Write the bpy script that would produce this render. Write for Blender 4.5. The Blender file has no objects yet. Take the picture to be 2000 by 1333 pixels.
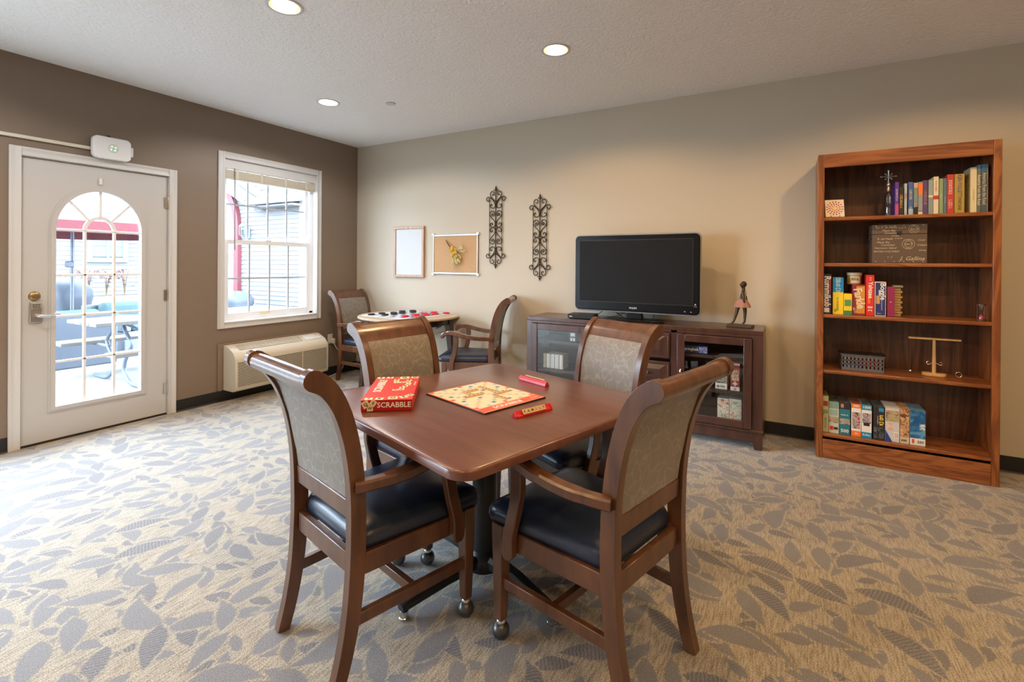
import bpy, math, random
from mathutils import Vector, Matrix, Euler
R = math.radians
random.seed(7)
sc = bpy.context.scene
C = sc.collection

# ------------------------------------------------------------------ camera
cam_d = bpy.data.cameras.new('camera')
cam = bpy.data.objects.new('camera', cam_d); C.objects.link(cam)
yaw, pitch, roll = -0.516266, -0.0018385, 0.0066538
fw = Vector((math.sin(yaw)*math.cos(pitch), math.cos(yaw)*math.cos(pitch), math.sin(pitch)))
rt = Vector((math.cos(yaw), -math.sin(yaw), 0)); up = rt.cross(fw)
r2 = rt*math.cos(roll) + up*math.sin(roll); u2 = -rt*math.sin(roll) + up*math.cos(roll)
M = Matrix((r2, u2, -fw)).transposed().to_4x4(); M.translation = (4.63347, -4.27786, 1.30711)
cam.matrix_world = M
cam_d.sensor_fit = 'HORIZONTAL'; cam_d.sensor_width = 36; cam_d.lens = 948.7*36/2000
cam_d.shift_y = -(666.5-519.09)/2000
cam_d.clip_start = 0.05; cam_d.clip_end = 200
sc.camera = cam

# ------------------------------------------------------------------ sky, exposure, render quality
SKY = 18.0
w = bpy.data.worlds.new('overcast_sky'); sc.world = w; w.use_nodes = True
bg = w.node_tree.nodes['Background']; bg.inputs[0].default_value = (0.72, 0.86, 1.0, 1); bg.inputs[1].default_value = SKY
sc.view_settings.view_transform = 'Standard'; sc.view_settings.look = 'None'
sc.view_settings.gamma = 1; sc.view_settings.use_curve_mapping = False
sc.view_settings.exposure = 0.85
cy = sc.cycles
cy.use_denoising = True
cy.max_bounces = 8; cy.diffuse_bounces = 5; cy.glossy_bounces = 4; cy.transparent_max_bounces = 12; cy.transmission_bounces = 4
cy.sample_clamp_indirect = 6.0; cy.caustics_reflective = False; cy.caustics_refractive = False
LAMP_W = 27.0
WARM = (1.0, 0.62, 0.28); COOL = (1.0, 0.95, 0.9)

# ------------------------------------------------------------------ helpers
def V(*a): return Vector(a)
class G:
    """collects geometry for ONE mesh object"""
    def __init__(s): s.v = []; s.f = []; s.M = None
    def add(s, vs, fs):
        n = len(s.v)
        s.v += [tuple(s.M @ Vector(p)) if s.M else tuple(p) for p in vs]
        s.f += [tuple(i+n for i in f) for f in fs]; return s
    def box(s, x0, x1, y0, y1, z0, z1):
        return s.add([(x0,y0,z0),(x1,y0,z0),(x1,y1,z0),(x0,y1,z0),(x0,y0,z1),(x1,y0,z1),(x1,y1,z1),(x0,y1,z1)],
            [(0,3,2,1),(4,5,6,7),(0,1,5,4),(1,2,6,5),(2,3,7,6),(3,0,4,7)])
    def ob(s, c, size, rot=(0,0,0)):
        m = Matrix.Translation(Vector(c)) @ Euler(rot).to_matrix().to_4x4()
        a, b, d = [q/2 for q in size]
        vs = [(-a,-b,-d),(a,-b,-d),(a,b,-d),(-a,b,-d),(-a,-b,d),(a,-b,d),(a,b,d),(-a,b,d)]
        return s.add([m @ Vector(p) for p in vs], [(0,3,2,1),(4,5,6,7),(0,1,5,4),(1,2,6,5),(2,3,7,6),(3,0,4,7)])
    def frus(s, c0, s0, c1, s1):   # box with different bottom / top rectangles
        vs = [(c[0]+a*q[0]/2, c[1]+b*q[1]/2, c[2]) for c, q in ((c0,s0),(c1,s1)) for a, b in ((-1,-1),(1,-1),(1,1),(-1,1))]
        return s.add(vs, [(0,3,2,1),(4,5,6,7),(0,1,5,4),(1,2,6,5),(2,3,7,6),(3,0,4,7)])
    def prism(s, poly, a0, a1, axis='z'):
        n = len(poly)
        def mk(p, a): return {'z':(p[0],p[1],a),'x':(a,p[0],p[1]),'y':(p[0],a,p[1])}[axis]
        vs = [mk(p,a0) for p in poly]+[mk(p,a1) for p in poly]
        fs = [tuple(range(n))[::-1], tuple(range(n,2*n))]+[(i,(i+1)%n,n+(i+1)%n,n+i) for i in range(n)]
        return s.add(vs, fs)
    def loft(s, rings, cap0=True, cap1=True, closed=True):
        n = len(rings[0]); vs = [p for r in rings for p in r]; fs = []
        for k in range(len(rings)-1):
            for i in range(n if closed else n-1):
                j = (i+1)%n; fs.append((k*n+i, k*n+j, (k+1)*n+j, (k+1)*n+i))
        if cap0: fs.append(tuple(range(n))[::-1])
        if cap1: fs.append(tuple((len(rings)-1)*n+i for i in range(n)))
        return s.add(vs, fs)
    def tube(s, pts, r, n=8, caps=True, flat=None):
        pts = [Vector(p) for p in pts]; rs = r if isinstance(r,(list,tuple)) else [r]*len(pts)
        t0 = (pts[1]-pts[0]).normalized(); up = V(0,0,1) if abs(t0.z) < .9 else V(1,0,0)
        side = t0.cross(up).normalized(); rings = []
        for i, p in enumerate(pts):
            t = ((pts[min(i+1,len(pts)-1)]-pts[max(i-1,0)])).normalized()
            side = (side - t*side.dot(t)).normalized(); nn = t.cross(side)
            rings.append([p+(side*math.cos(2*math.pi*k/n)+nn*math.sin(2*math.pi*k/n))*rs[i] for k in range(n)])
        return s.loft(rings, caps, caps)
    def lathe(s, prof, n=24, c=(0,0,0), axis='z', caps=True):
        rings = []
        for r, h in prof:
            ring = []
            for k in range(n):
                a, b = r*math.cos(2*math.pi*k/n), r*math.sin(2*math.pi*k/n)
                ring.append({'z':(c[0]+a,c[1]+b,c[2]+h),'x':(c[0]+h,c[1]+a,c[2]+b),'y':(c[0]-a,c[1]+h,c[2]+b)}[axis])
            rings.append(ring)
        return s.loft(rings, caps, caps)
    def sweep(s, path, ws, hs, upv=(0,0,1), rnd=0):
        path = [Vector(p) for p in path]; upv = Vector(upv); rings = []; n = len(path)
        for i, p in enumerate(path):
            t = (path[min(i+1,n-1)]-path[max(i-1,0)]).normalized()
            sd = t.cross(upv).normalized(); u = sd.cross(t)
            a = (ws[i] if isinstance(ws,(list,tuple)) else ws)/2; b = (hs[i] if isinstance(hs,(list,tuple)) else hs)/2
            k = min(a,b)*rnd
            if rnd: sec = [(-a+k,-b),(a-k,-b),(a,-b+k),(a,b-k),(a-k,b),(-a+k,b),(-a,b-k),(-a,-b+k)]
            else: sec = [(-a,-b),(a,-b),(a,b),(-a,b)]
            rings.append([p+sd*x+u*y for x, y in sec])
        return s.loft(rings)
    def ball(s, c, r, nu=12, nv=8, sx=1, sy=1, sz=1):
        prof = [(max(r*math.sin(math.pi*k/nv), 1e-5), -r*math.cos(math.pi*k/nv)) for k in range(nv+1)]
        rings = [[(c[0]+q*math.cos(2*math.pi*i/nu)*sx, c[1]+q*math.sin(2*math.pi*i/nu)*sy, c[2]+h*sz) for i in range(nu)] for q, h in prof]
        return s.loft(rings)
    def build(s, name, mat, parent=None, smooth=False, ang=40, bevel=0, segs=2):
        me = bpy.data.meshes.new(name); me.from_pydata(s.v, [], s.f); me.update()
        if smooth or bevel:
            me.polygons.foreach_set('use_smooth', [True]*len(me.polygons))
            me.set_sharp_from_angle(angle=R(ang))
        o = bpy.data.objects.new(name, me); C.objects.link(o)
        if mat: me.materials.append(mat)
        if parent: o.parent = parent
        if bevel:
            b = o.modifiers.new('bevel', 'BEVEL'); b.width = bevel; b.segments = segs; b.limit_method = 'ANGLE'; b.angle_limit = R(40); b.use_clamp_overlap = True
        return o
def tag(o, label=None, cat=None, group=None, kind=None):
    for k, v in (('label',label),('category',cat),('group',group),('kind',kind)):
        if v: o[k] = v
    return o
def thing(name, label, cat, loc=(0,0,0), rz=0, group=None, kind=None):
    o = bpy.data.objects.new(name, None); C.objects.link(o); o.empty_display_size = .1
    o.location = loc; o.rotation_euler = (0,0,rz)
    return tag(o, label, cat, group, kind)
def copy_tree(o, parent=None):
    c = o.copy(); C.objects.link(c)
    if parent: c.parent = parent
    for ch in list(o.children): copy_tree(ch, c)
    return c
def smoothpath(pts, k=6, closed=False):
    pts = [Vector(p) for p in pts]; out = []; n = len(pts)
    for i in range(n-1):
        p0, p1, p2, p3 = pts[max(i-1,0)], pts[i], pts[i+1], pts[min(i+2,n-1)]
        for j in range(k):
            t = j/k
            out.append(.5*((2*p1)+(p2-p0)*t+(2*p0-5*p1+4*p2-p3)*t*t+(3*p1-p0-3*p2+p3)*t**3))
    out.append(pts[-1]); return out
def rpoly(pts, r, seg=5):
    out = []; n = len(pts)
    for i in range(n):
        p = Vector(pts[i]); a = (Vector(pts[i-1])-p).normalized(); b = (Vector(pts[(i+1)%n])-p).normalized()
        ang = a.angle(b); d = r/math.tan(ang/2); c = p+(a+b).normalized()*(r/math.sin(ang/2))
        s0 = p+a*d-c; s1 = p+b*d-c; a0 = math.atan2(s0.y,s0.x); a1 = math.atan2(s1.y,s1.x)
        da = (a1-a0+math.pi)%(2*math.pi)-math.pi
        for k in range(seg+1):
            q = a0+da*k/seg; out.append((c.x+r*math.cos(q), c.y+r*math.sin(q)))
    return out
def rrect(x0, x1, y0, y1, r, seg=4): return rpoly([(x0,y0),(x1,y0),(x1,y1),(x0,y1)], r, seg)
_txt = {}
def text(body, size, mat, parent, loc, face='-y', spin=0, bold=0, depth=.0004, name='lettering', squash=1, shear=0):
    """flat raised lettering; face = direction the print looks at"""
    key = (body, size, bold, depth, squash, shear, mat.name)
    if key not in _txt and body.startswith('~'):       # print too small to read: a row of glyph-sized marks
        n = int(body[1:]); rr = random.Random(n*7+int(size*1e4)); ws = [size*rr.uniform(.28,.5) for _ in range(n)]; gaps = [size*(.32 if rr.random() < .18 else .1) for _ in range(n)]
        x = -(sum(ws)+sum(gaps[:-1]))/2; g = G()
        for w_, gp in zip(ws, gaps):
            hh = size*rr.choice((.3,.34,.36)); st = size*.085*(1+.3*bold)
            g.box(x, x+st, -hh, hh, 0, depth); g.box(x+st, x+w_, rr.choice((-hh,hh-st,-st/2)), 0, 0, depth) if False else g.box(x+st, x+w_, -hh, -hh+st, 0, depth)
            if rr.random() < .7: g.box(x+st, x+w_, hh-st, hh, 0, depth)
            if rr.random() < .5: g.box(x+w_-st, x+w_, -hh+st, hh-st, 0, depth)
            x += w_+gp
        to = g.build('lettering', mat); me = to.data; bpy.data.objects.remove(to); me.transform(Matrix.Diagonal((squash,1,1,1))); _txt[key] = me
    if key not in _txt:
        cu = bpy.data.curves.new('lettering', 'FONT'); cu.body = body; cu.size = size; cu.align_x = 'CENTER'; cu.align_y = 'CENTER'
        cu.extrude = depth; cu.offset = bold*size*.02; cu.resolution_u = 2; cu.shear = shear
        to = bpy.data.objects.new('lettering', cu); me = bpy.data.meshes.new_from_object(to)
        bpy.data.objects.remove(to); bpy.data.curves.remove(cu)
        me.transform(Matrix.Diagonal((squash,1,1,1))); me.materials.clear(); me.materials.append(mat); _txt[key] = me
    o = bpy.data.objects.new(name, _txt[key]); C.objects.link(o); o.parent = parent
    base = {'-y': Matrix.Rotation(R(90),3,'X'), '+z': Matrix.Identity(3), '+x': Matrix.Rotation(R(90),3,'Z') @ Matrix.Rotation(R(90),3,'X')}[face]
    o.rotation_euler = (base @ Matrix.Rotation(spin,3,'Z')).to_euler(); o.location = loc
    return o

# ------------------------------------------------------------------ materials
def nodes(name):
    m = bpy.data.materials.new(name); m.use_nodes = True; nt = m.node_tree
    return m, nt, nt.nodes['Principled BSDF']
_m = {}
def mat(name, col, rough=.5, metal=0, spec=.5, bump=0, bscale=200, coat=0, emit=0, vary=0, vscale=8):
    if name in _m: return _m[name]
    m, nt, b = nodes(name); N = nt.nodes.new; L = nt.links.new
    b.inputs['Base Color'].default_value = (*col, 1); b.inputs['Roughness'].default_value = rough
    b.inputs['Metallic'].default_value = metal; b.inputs['Specular IOR Level'].default_value = spec
    if coat: b.inputs['Coat Weight'].default_value = coat; b.inputs['Coat Roughness'].default_value = .12
    if emit: b.inputs['Emission Color'].default_value = (*col, 1); b.inputs['Emission Strength'].default_value = emit
    if bump or vary:
        tc = N('ShaderNodeTexCoord')
        if bump:
            no = N('ShaderNodeTexNoise'); no.inputs['Scale'].default_value = bscale; no.inputs['Detail'].default_value = 3
            bp = N('ShaderNodeBump'); bp.inputs['Strength'].default_value = bump; bp.inputs['Distance'].default_value = .01
            L(tc.outputs['Object'], no.inputs['Vector']); L(no.outputs['Fac'], bp.inputs['Height']); L(bp.outputs[0], b.inputs['Normal'])
        if vary:
            n2 = N('ShaderNodeTexNoise'); n2.inputs['Scale'].default_value = vscale; n2.inputs['Detail'].default_value = 5
            mx = N('ShaderNodeMix'); mx.data_type = 'RGBA'
            mx.inputs['A'].default_value = (*[c*(1-vary) for c in col],1); mx.inputs['B'].default_value = (*[min(1,c*(1+vary)) for c in col],1)
            L(tc.outputs['Object'], n2.inputs['Vector']); L(n2.outputs['Fac'], mx.inputs['Factor']); L(mx.outputs['Result'], b.inputs['Base Color'])
    _m[name] = m; return m
def wood(name, dark, light, scale=(14,14,1.2), rough=.35, coat=.3, wave=0, contrast=(.3,.75), fine=.25):
    if name in _m: return _m[name]
    m, nt, b = nodes(name); N = nt.nodes.new; L = nt.links.new
    tc = N('ShaderNodeTexCoord'); mp = N('ShaderNodeMapping'); mp.inputs['Scale'].default_value = scale
    L(tc.outputs['Object'], mp.inputs['Vector'])
    no = N('ShaderNodeTexNoise'); no.inputs['Scale'].default_value = 2.2; no.inputs['Detail'].default_value = 8; no.inputs['Roughness'].default_value = .6; no.inputs['Distortion'].default_value = .6
    L(mp.outputs[0], no.inputs['Vector']); src = no.outputs['Fac']
    if wave:
        mp2 = N('ShaderNodeMapping'); mp2.inputs['Scale'].default_value = tuple(q*(.22 if q > 5 else .5) for q in scale); L(tc.outputs['Object'], mp2.inputs['Vector'])
        nb = N('ShaderNodeTexNoise'); nb.inputs['Scale'].default_value = 2.0; nb.inputs['Detail'].default_value = 4; nb.inputs['Distortion'].default_value = 1.5; L(mp2.outputs[0], nb.inputs['Vector'])
        sw = N('ShaderNodeMath'); sw.operation = 'MULTIPLY'; sw.inputs[1].default_value = 46; L(nb.outputs['Fac'], sw.inputs[0])
        sn = N('ShaderNodeMath'); sn.operation = 'SINE'; L(sw.outputs[0], sn.inputs[0])
        s2 = N('ShaderNodeMath'); s2.operation = 'MULTIPLY_ADD'; s2.inputs[1].default_value = .5; s2.inputs[2].default_value = .5; L(sn.outputs[0], s2.inputs[0])
        mm = N('ShaderNodeMix'); mm.inputs['Factor'].default_value = wave; L(no.outputs['Fac'], mm.inputs['A']); L(s2.outputs[0], mm.inputs['B']); src = mm.outputs['Result']
    if False:
        wv = N('ShaderNodeTexWave'); wv.inputs['Scale'].default_value = wave; wv.inputs['Distortion'].default_value = 7; wv.inputs['Detail'].default_value = 3; wv.inputs['Detail Scale'].default_value = .8
        L(mp.outputs[0], wv.inputs['Vector'])
        mm = N('ShaderNodeMix'); mm.inputs['Factor'].default_value = .55; L(no.outputs['Fac'], mm.inputs['A']); L(wv.outputs['Fac'], mm.inputs['B']); src = mm.outputs['Result']
    rp = N('ShaderNodeValToRGB'); rp.color_ramp.elements[0].position = contrast[0]; rp.color_ramp.elements[1].position = contrast[1]
    rp.color_ramp.elements[0].color = (*dark,1); rp.color_ramp.elements[1].color = (*light,1)
    L(src, rp.inputs[0]); L(rp.outputs[0], b.inputs['Base Color'])
    b.inputs['Roughness'].default_value = rough; b.inputs['Coat Weight'].default_value = coat; b.inputs['Coat Roughness'].default_value = .18
    bp = N('ShaderNodeBump'); bp.inputs['Strength'].default_value = fine*.2; bp.inputs['Distance'].default_value = .004
    L(src, bp.inputs['Height']); L(bp.outputs[0], b.inputs['Normal'])
    _m[name] = m; return m
def glassmat(name, tint=(1,1,1), refl=.06):
    if name in _m: return _m[name]
    m, nt, b = nodes(name); N = nt.nodes.new; L = nt.links.new
    tr = N('ShaderNodeBsdfTransparent'); tr.inputs[0].default_value = (*tint,1)
    gl = N('ShaderNodeBsdfGlossy'); gl.inputs['Roughness'].default_value = .02
    lw = N('ShaderNodeLayerWeight'); lw.inputs['Blend'].default_value = .12
    mr = N('ShaderNodeMapRange'); mr.inputs['To Min'].default_value = refl; mr.inputs['To Max'].default_value = .6
    mx = N('ShaderNodeMixShader'); L(lw.outputs['Facing'], mr.inputs['Value']); L(mr.outputs[0], mx.inputs[0]); L(tr.outputs[0], mx.inputs[1]); L(gl.outputs[0], mx.inputs[2])
    L(mx.outputs[0], nt.nodes['Material Output'].inputs[0]); _m[name] = m; return m

# ------------------------------------------------------------------ carpet
def carpet_mat():
    m, nt, b = nodes('leaf_carpet'); N = nt.nodes.new; L = nt.links.new
    tc = N('ShaderNodeTexCoord')
    def math_(op, a, bb=None, clamp=False):
        n = N('ShaderNodeMath'); n.operation = op; n.use_clamp = clamp
        for i, q in enumerate((a, bb)):
            if q is None: continue
            if isinstance(q, (int, float)): n.inputs[i].default_value = q
            else: L(q, n.inputs[i])
        return n.outputs[0]
    def vmath(op, a, bb):
        n = N('ShaderNodeVectorMath'); n.operation = op
        for i, q in enumerate((a, bb)):
            if isinstance(q, tuple): n.inputs[i].default_value = q
            else: L(q, n.inputs[i])
        return n.outputs[0]
    wob = N('ShaderNodeTexNoise'); wob.inputs['Scale'].default_value = 60; wob.inputs['Detail'].default_value = 1
    L(tc.outputs['Object'], wob.inputs['Vector'])
    wv = vmath('MULTIPLY', vmath('SUBTRACT', wob.outputs['Color'], (.5,.5,.5)), (.012,.012,0))
    P0 = vmath('ADD', tc.outputs['Object'], wv)
    def layer(cell, off, hl, hw, rnd):
        vec = vmath('MULTIPLY', vmath('ADD', P0, off), (1/cell, 1/cell, 0))
        vo = N('ShaderNodeTexVoronoi'); vo.voronoi_dimensions = '2D'; vo.inputs['Scale'].default_value = 1; vo.inputs['Randomness'].default_value = rnd
        L(vec, vo.inputs['Vector'])
        d = vmath('SUBTRACT', vec, vo.outputs['Position'])
        sc_ = N('ShaderNodeSeparateColor'); L(vo.outputs['Color'], sc_.inputs[0])
        vr = N('ShaderNodeVectorRotate'); vr.rotation_type = 'Z_AXIS'; L(d, vr.inputs['Vector']); L(math_('MULTIPLY', sc_.outputs[0], 6.283), vr.inputs['Angle'])
        sx = N('ShaderNodeSeparateXYZ'); L(vr.outputs[0], sx.inputs[0]); x, y = sx.outputs[0], sx.outputs[1]
        k = math_('MULTIPLY', math_('SUBTRACT', sc_.outputs[1], .5), 1.3)
        y2 = math_('ADD', y, math_('MULTIPLY', k, math_('SUBTRACT', math_('MULTIPLY', x, x), .08)))
        size = math_('ADD', math_('MULTIPLY', sc_.outputs[1], .35), .7)
        t = math_('DIVIDE', x, math_('MULTIPLY', size, hl))
        prof = math_('MULTIPLY', math_('SUBTRACT', 1, math_('MULTIPLY', t, t)), math_('SUBTRACT', 1, math_('MULTIPLY', t, .4)))
        half = math_('MULTIPLY', prof, math_('MULTIPLY', size, hw))
        msk = math_('MULTIPLY', math_('SUBTRACT', half, math_('ABSOLUTE', y2)), 40, True)
        dil = math_('MULTIPLY', math_('ADD', math_('SUBTRACT', half, math_('ABSOLUTE', y2)), .011/cell), 40, True)
        hat = math_('MULTIPLY', math_('GREATER_THAN', sc_.outputs[2], .68), math_('GREATER_THAN', math_('SINE', math_('MULTIPLY', x, 95*cell/.19)), .1))
        return msk, hat, dil
    leaf = hatch = keep = None
    for cell, off, hl, hw, rnd in ((.25,(0,0,0),.52,.185,.45), (.235,(.13,.11,0),.52,.18,.5), (.18,(.07,.19,0),.44,.18,.55), (.15,(.21,.04,0),.38,.16,.6)):
        mk, ht, dil = layer(cell, off, hl, hw, rnd)
        if leaf is None: leaf, hatch, keep = mk, math_('MULTIPLY', ht, mk), math_('SUBTRACT', 1, dil)
        else:
            mk = math_('MULTIPLY', mk, keep); leaf = math_('MAXIMUM', leaf, mk); hatch = math_('MAXIMUM', hatch, math_('MULTIPLY', ht, mk)); keep = math_('MULTIPLY', keep, math_('SUBTRACT', 1, dil))
    # yarn ground: streaks along the room's depth, loop speckle
    mp = N('ShaderNodeMapping'); mp.inputs['Scale'].default_value = (150, 16, 1); mp.inputs['Rotation'].default_value = (0,0,R(14)); L(tc.outputs['Object'], mp.inputs['Vector'])
    st = N('ShaderNodeTexNoise'); st.inputs['Scale'].default_value = 1; st.inputs['Detail'].default_value = 3; L(mp.outputs[0], st.inputs['Vector'])
    sp = N('ShaderNodeTexNoise'); sp.inputs['Scale'].default_value = 230; sp.inputs['Detail'].default_value = 2; L(tc.outputs['Object'], sp.inputs['Vector'])
    r1 = N('ShaderNodeValToRGB'); e = r1.color_ramp.elements
    e[0].position = .38; e[0].color = (.22,.18,.125,1); e[1].position = .57; e[1].color = (.43,.385,.31,1); sm = math_('ADD', math_('MULTIPLY', st.outputs['Fac'], .62), math_('MULTIPLY', sp.outputs['Fac'], .38)); L(sm, r1.inputs[0])
    mixl = N('ShaderNodeMix'); mixl.data_type = 'RGBA'; L(math_('MULTIPLY', leaf, .93), mixl.inputs['Factor']); L(r1.outputs[0], mixl.inputs['A']); mixl.inputs['B'].default_value = (.195,.195,.212,1)
    mixh = N('ShaderNodeMix'); mixh.data_type = 'RGBA'; L(math_('MULTIPLY', hatch, .65), mixh.inputs['Factor']); L(mixl.outputs['Result'], mixh.inputs['A']); mixh.inputs['B'].default_value = (.11,.10,.105,1)
    spk = N('ShaderNodeMix'); spk.data_type = 'RGBA'; spk.blend_type = 'MULTIPLY'; spk.inputs['Factor'].default_value = 1
    rr = N('ShaderNodeMapRange'); rr.inputs['From Min'].default_value = .3; rr.inputs['From Max'].default_value = .7; rr.inputs['To Min'].default_value = .66; rr.inputs['To Max'].default_value = 1.22
    L(sp.outputs['Fac'], rr.inputs['Value']); L(mixh.outputs['Result'], spk.inputs['A']); L(rr.outputs[0], spk.inputs['B']); L(spk.outputs['Result'], b.inputs['Base Color'])
    b.inputs['Roughness'].default_value = .85; b.inputs['Specular IOR Level'].default_value = .25
    b.inputs['Sheen Weight'].default_value = .5; b.inputs['Sheen Roughness'].default_value = .45
    bp = N('ShaderNodeBump'); bp.inputs['Strength'].default_value = .5; bp.inputs['Distance'].default_value = .004; L(sp.outputs['Fac'], bp.inputs['Height']); L(bp.outputs[0], b.inputs['Normal'])
    return m
def ceiling_mat():
    m, nt, b = nodes('textured_ceiling'); N = nt.nodes.new; L = nt.links.new
    b.inputs['Base Color'].default_value = (.88,.88,.88,1); b.inputs['Roughness'].default_value = .9
    tc = N('ShaderNodeTexCoord'); no = N('ShaderNodeTexNoise'); no.inputs['Scale'].default_value = 42; no.inputs['Detail'].default_value = 4; no.inputs['Distortion'].default_value = .8
    bp = N('ShaderNodeBump'); bp.inputs['Strength'].default_value = .55; bp.inputs['Distance'].default_value = .018
    L(tc.outputs['Object'], no.inputs['Vector']); L(no.outputs['Fac'], bp.inputs['Height']); L(bp.outputs[0], b.inputs['Normal']); return m
M_brown = mat('brown_paint', (.215,.163,.121), .55, bump=.05, bscale=350)
M_beige = mat('beige_paint', (.52,.465,.37), .55, bump=.05, bscale=350)
M_white = mat('white_paint', (.60,.60,.60), .4)
M_vinyl = mat('white_vinyl', (.80,.82,.84), .35)
M_black = mat('black_rubber', (.012,.011,.012), .45)
M_glass = glassmat('tinted_window_glass', (.80,.815,.83), .03); M_clear = glassmat('clear_window_glass', (.97,.99,1.0), .04)  # pane tint added to dim the outdoor view; the unseen window stays clear
H = 2.74; X1 = 8.0; Y1 = -7.6; T = .16

G().box(-T, X1+T, Y1-T, T, -.12, 0).build('floor', carpet_mat()); tag(bpy.data.objects['floor'], kind='structure')
LIGHTS = [(1.07,-1.325),(3.28,-1.325),(5.49,-1.325),(2.19,-2.55),(4.40,-2.55),(6.61,-2.55),(1.07,-3.775),(3.28,-3.775),(5.49,-3.775),(2.19,-5.0),(4.40,-5.0),(6.61,-5.0)]
g = G(); hs = .12; xb = sorted({-T, X1+T} | {x+d for x, y in LIGHTS for d in (-hs, hs)}); yb = sorted({Y1-T, T} | {y+d for x, y in LIGHTS for d in (-hs, hs)})
for x0, x1 in zip(xb, xb[1:]):
    for y0, y1 in zip(yb, yb[1:]):
        hit = [(x, y) for x, y in LIGHTS if x0 < x < x1 and y0 < y < y1]
        if not hit: g.add([(x0,y0,H),(x1,y0,H),(x1,y1,H),(x0,y1,H)], [(3,2,1,0)])
        else:                                         # square cell with a round hole for the lamp can
            cx, cy_ = hit[0]; n = 32; A = [2*math.pi*k/n for k in range(n)]
            inn = [(cx+.083*math.cos(a), cy_+.083*math.sin(a), H) for a in A]
            out = [(cx+hs*math.cos(a)/max(abs(math.cos(a)),abs(math.sin(a))), cy_+hs*math.sin(a)/max(abs(math.cos(a)),abs(math.sin(a))), H) for a in A]
            g.add(inn+out, [(k, n+k, n+(k+1)%n, (k+1)%n)[::-1] for k in range(n)])
g.box(-T, X1+T, Y1-T, T, H+.2, H+.3)
tag(g.build('ceiling', ceiling_mat()), kind='structure')
g = G()                                              # brown wall with its door and window openings, plus an added unseen one for daylight
DY0, DY1, DZ = -3.03, -2.105, 2.045
WY0, WY1, WZ0, WZ1 = -1.632, -.60, .745, 2.30
PY0, PY1, PZ1 = -6.1, -3.4, 2.13
g.box(-T, 0, WY1, 0, 0, H); g.box(-T, 0, WY0, WY1, 0, WZ0); g.box(-T, 0, WY0, WY1, WZ1, H); g.box(-T, 0, DY1, WY0, 0, H)
g.box(-T, 0, DY0, DY1, DZ, H); g.box(-T, 0, PY1, DY0, 0, H); g.box(-T, 0, PY0, PY1, PZ1, H); g.box(-T, 0, Y1, PY0, 0, H)
tag(g.build('wall_left', M_brown), kind='structure')
tag(G().box(0, X1, 0, T, 0, H).build('wall_back', M_beige), kind='structure')
tag(G().box(X1, X1+T, Y1, 0, 0, H).build('wall_right', M_beige), kind='structure')
g = G()                                              # wall behind the camera 
g.box(0, X1, Y1-T, Y1, 0, H)
tag(g.build('wall_front', M_beige), kind='structure')
def plain_window(name, kind_axis, a0, a1, z0, z1, n):
    e = thing(name, None, None, kind='structure')
    def bx(u0, u1, d0, d1, q0, q1):
        g = G()
        return g.box(-T+d0, -T+d1, u0, u1, q0, q1) if kind_axis == 'x' else g.box(u0, u1, Y1-T+d0, Y1-T+d1, q0, q1)
    f = .06
    for u0, u1, q0, q1 in ((a0,a1,z0,z0+f),(a0,a1,z1-f,z1),(a0,a0+f,z0+f,z1-f),(a1-f,a1,z0+f,z1-f)): bx(u0,u1,.02,.10,q0,q1).build('frame', M_vinyl, e)
    wdt = (a1-a0-2*f)/n
    for i in range(n):
        if i: bx(a0+f+i*wdt-.03, a0+f+i*wdt+.03, .02, .09, z0+f, z1-f).build('mullion', M_vinyl, e)
        bx(a0+f+i*wdt+.03*(i>0), a0+f+(i+1)*wdt-.03*(i<n-1), .05, .056, z0+f, z1-f).build('pane', M_clear, e)
plain_window('added_daylight_window', 'x', PY0, PY1, .02, PZ1, 3)  # unseen patio window, added and sized to bring in daylight
def portal(loc, rot, sx, sy):
    l = bpy.data.lights.new('daylight_portal', 'AREA'); l.shape = 'RECTANGLE'; l.size = sx; l.size_y = sy; l.cycles.is_portal = True
    o = bpy.data.objects.new('daylight_portal', l); C.objects.link(o); o.location = loc; o.rotation_euler = rot
portal((-T-.02, (PY0+PY1)/2, PZ1/2), (R(90),0,R(-90)), PY1-PY0, PZ1)
portal((-T-.02, (WY0+WY1)/2, (WZ0+WZ1)/2), (R(90),0,R(-90)), WY1-WY0, WZ1-WZ0)
portal((-T-.02, (DY0+DY1)/2, 1.05), (R(90),0,R(-90)), .6, 1.7)

# baseboards: black rubber cove base with a toe
def baseboard(name, axis, a0, a1):
    prof = [(0,0),(.016,0),(.014,.006),(.005,.012),(.004,.10),(0,.102)]
    g = G()
    if axis == 'x': g.prism([(-p[0], p[1]) for p in prof], a0, a1, 'x')
    else: g.prism(prof, a0, a1, 'y')
    return tag(g.build(name, M_black, smooth=True), kind='structure')
baseboard('baseboard_back', 'x', .0, X1)
baseboard('baseboard_left', 'y', DY1+.062, 0)
baseboard('baseboard_left', 'y', PY1, DY0-.062)
# painted sleeve trim round the wall unit
for i, (a0, a1, z0, z1) in enumerate(((-1.69,-.56,.50,.545),(-1.69,-1.645,.103,.50),(-.597,-.56,.103,.50))):
    tag(G().box(0, .022, a0, a1, z0, z1).build('trim_%d' % (i+1), M_brown, bevel=.004), kind='structure')

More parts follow.
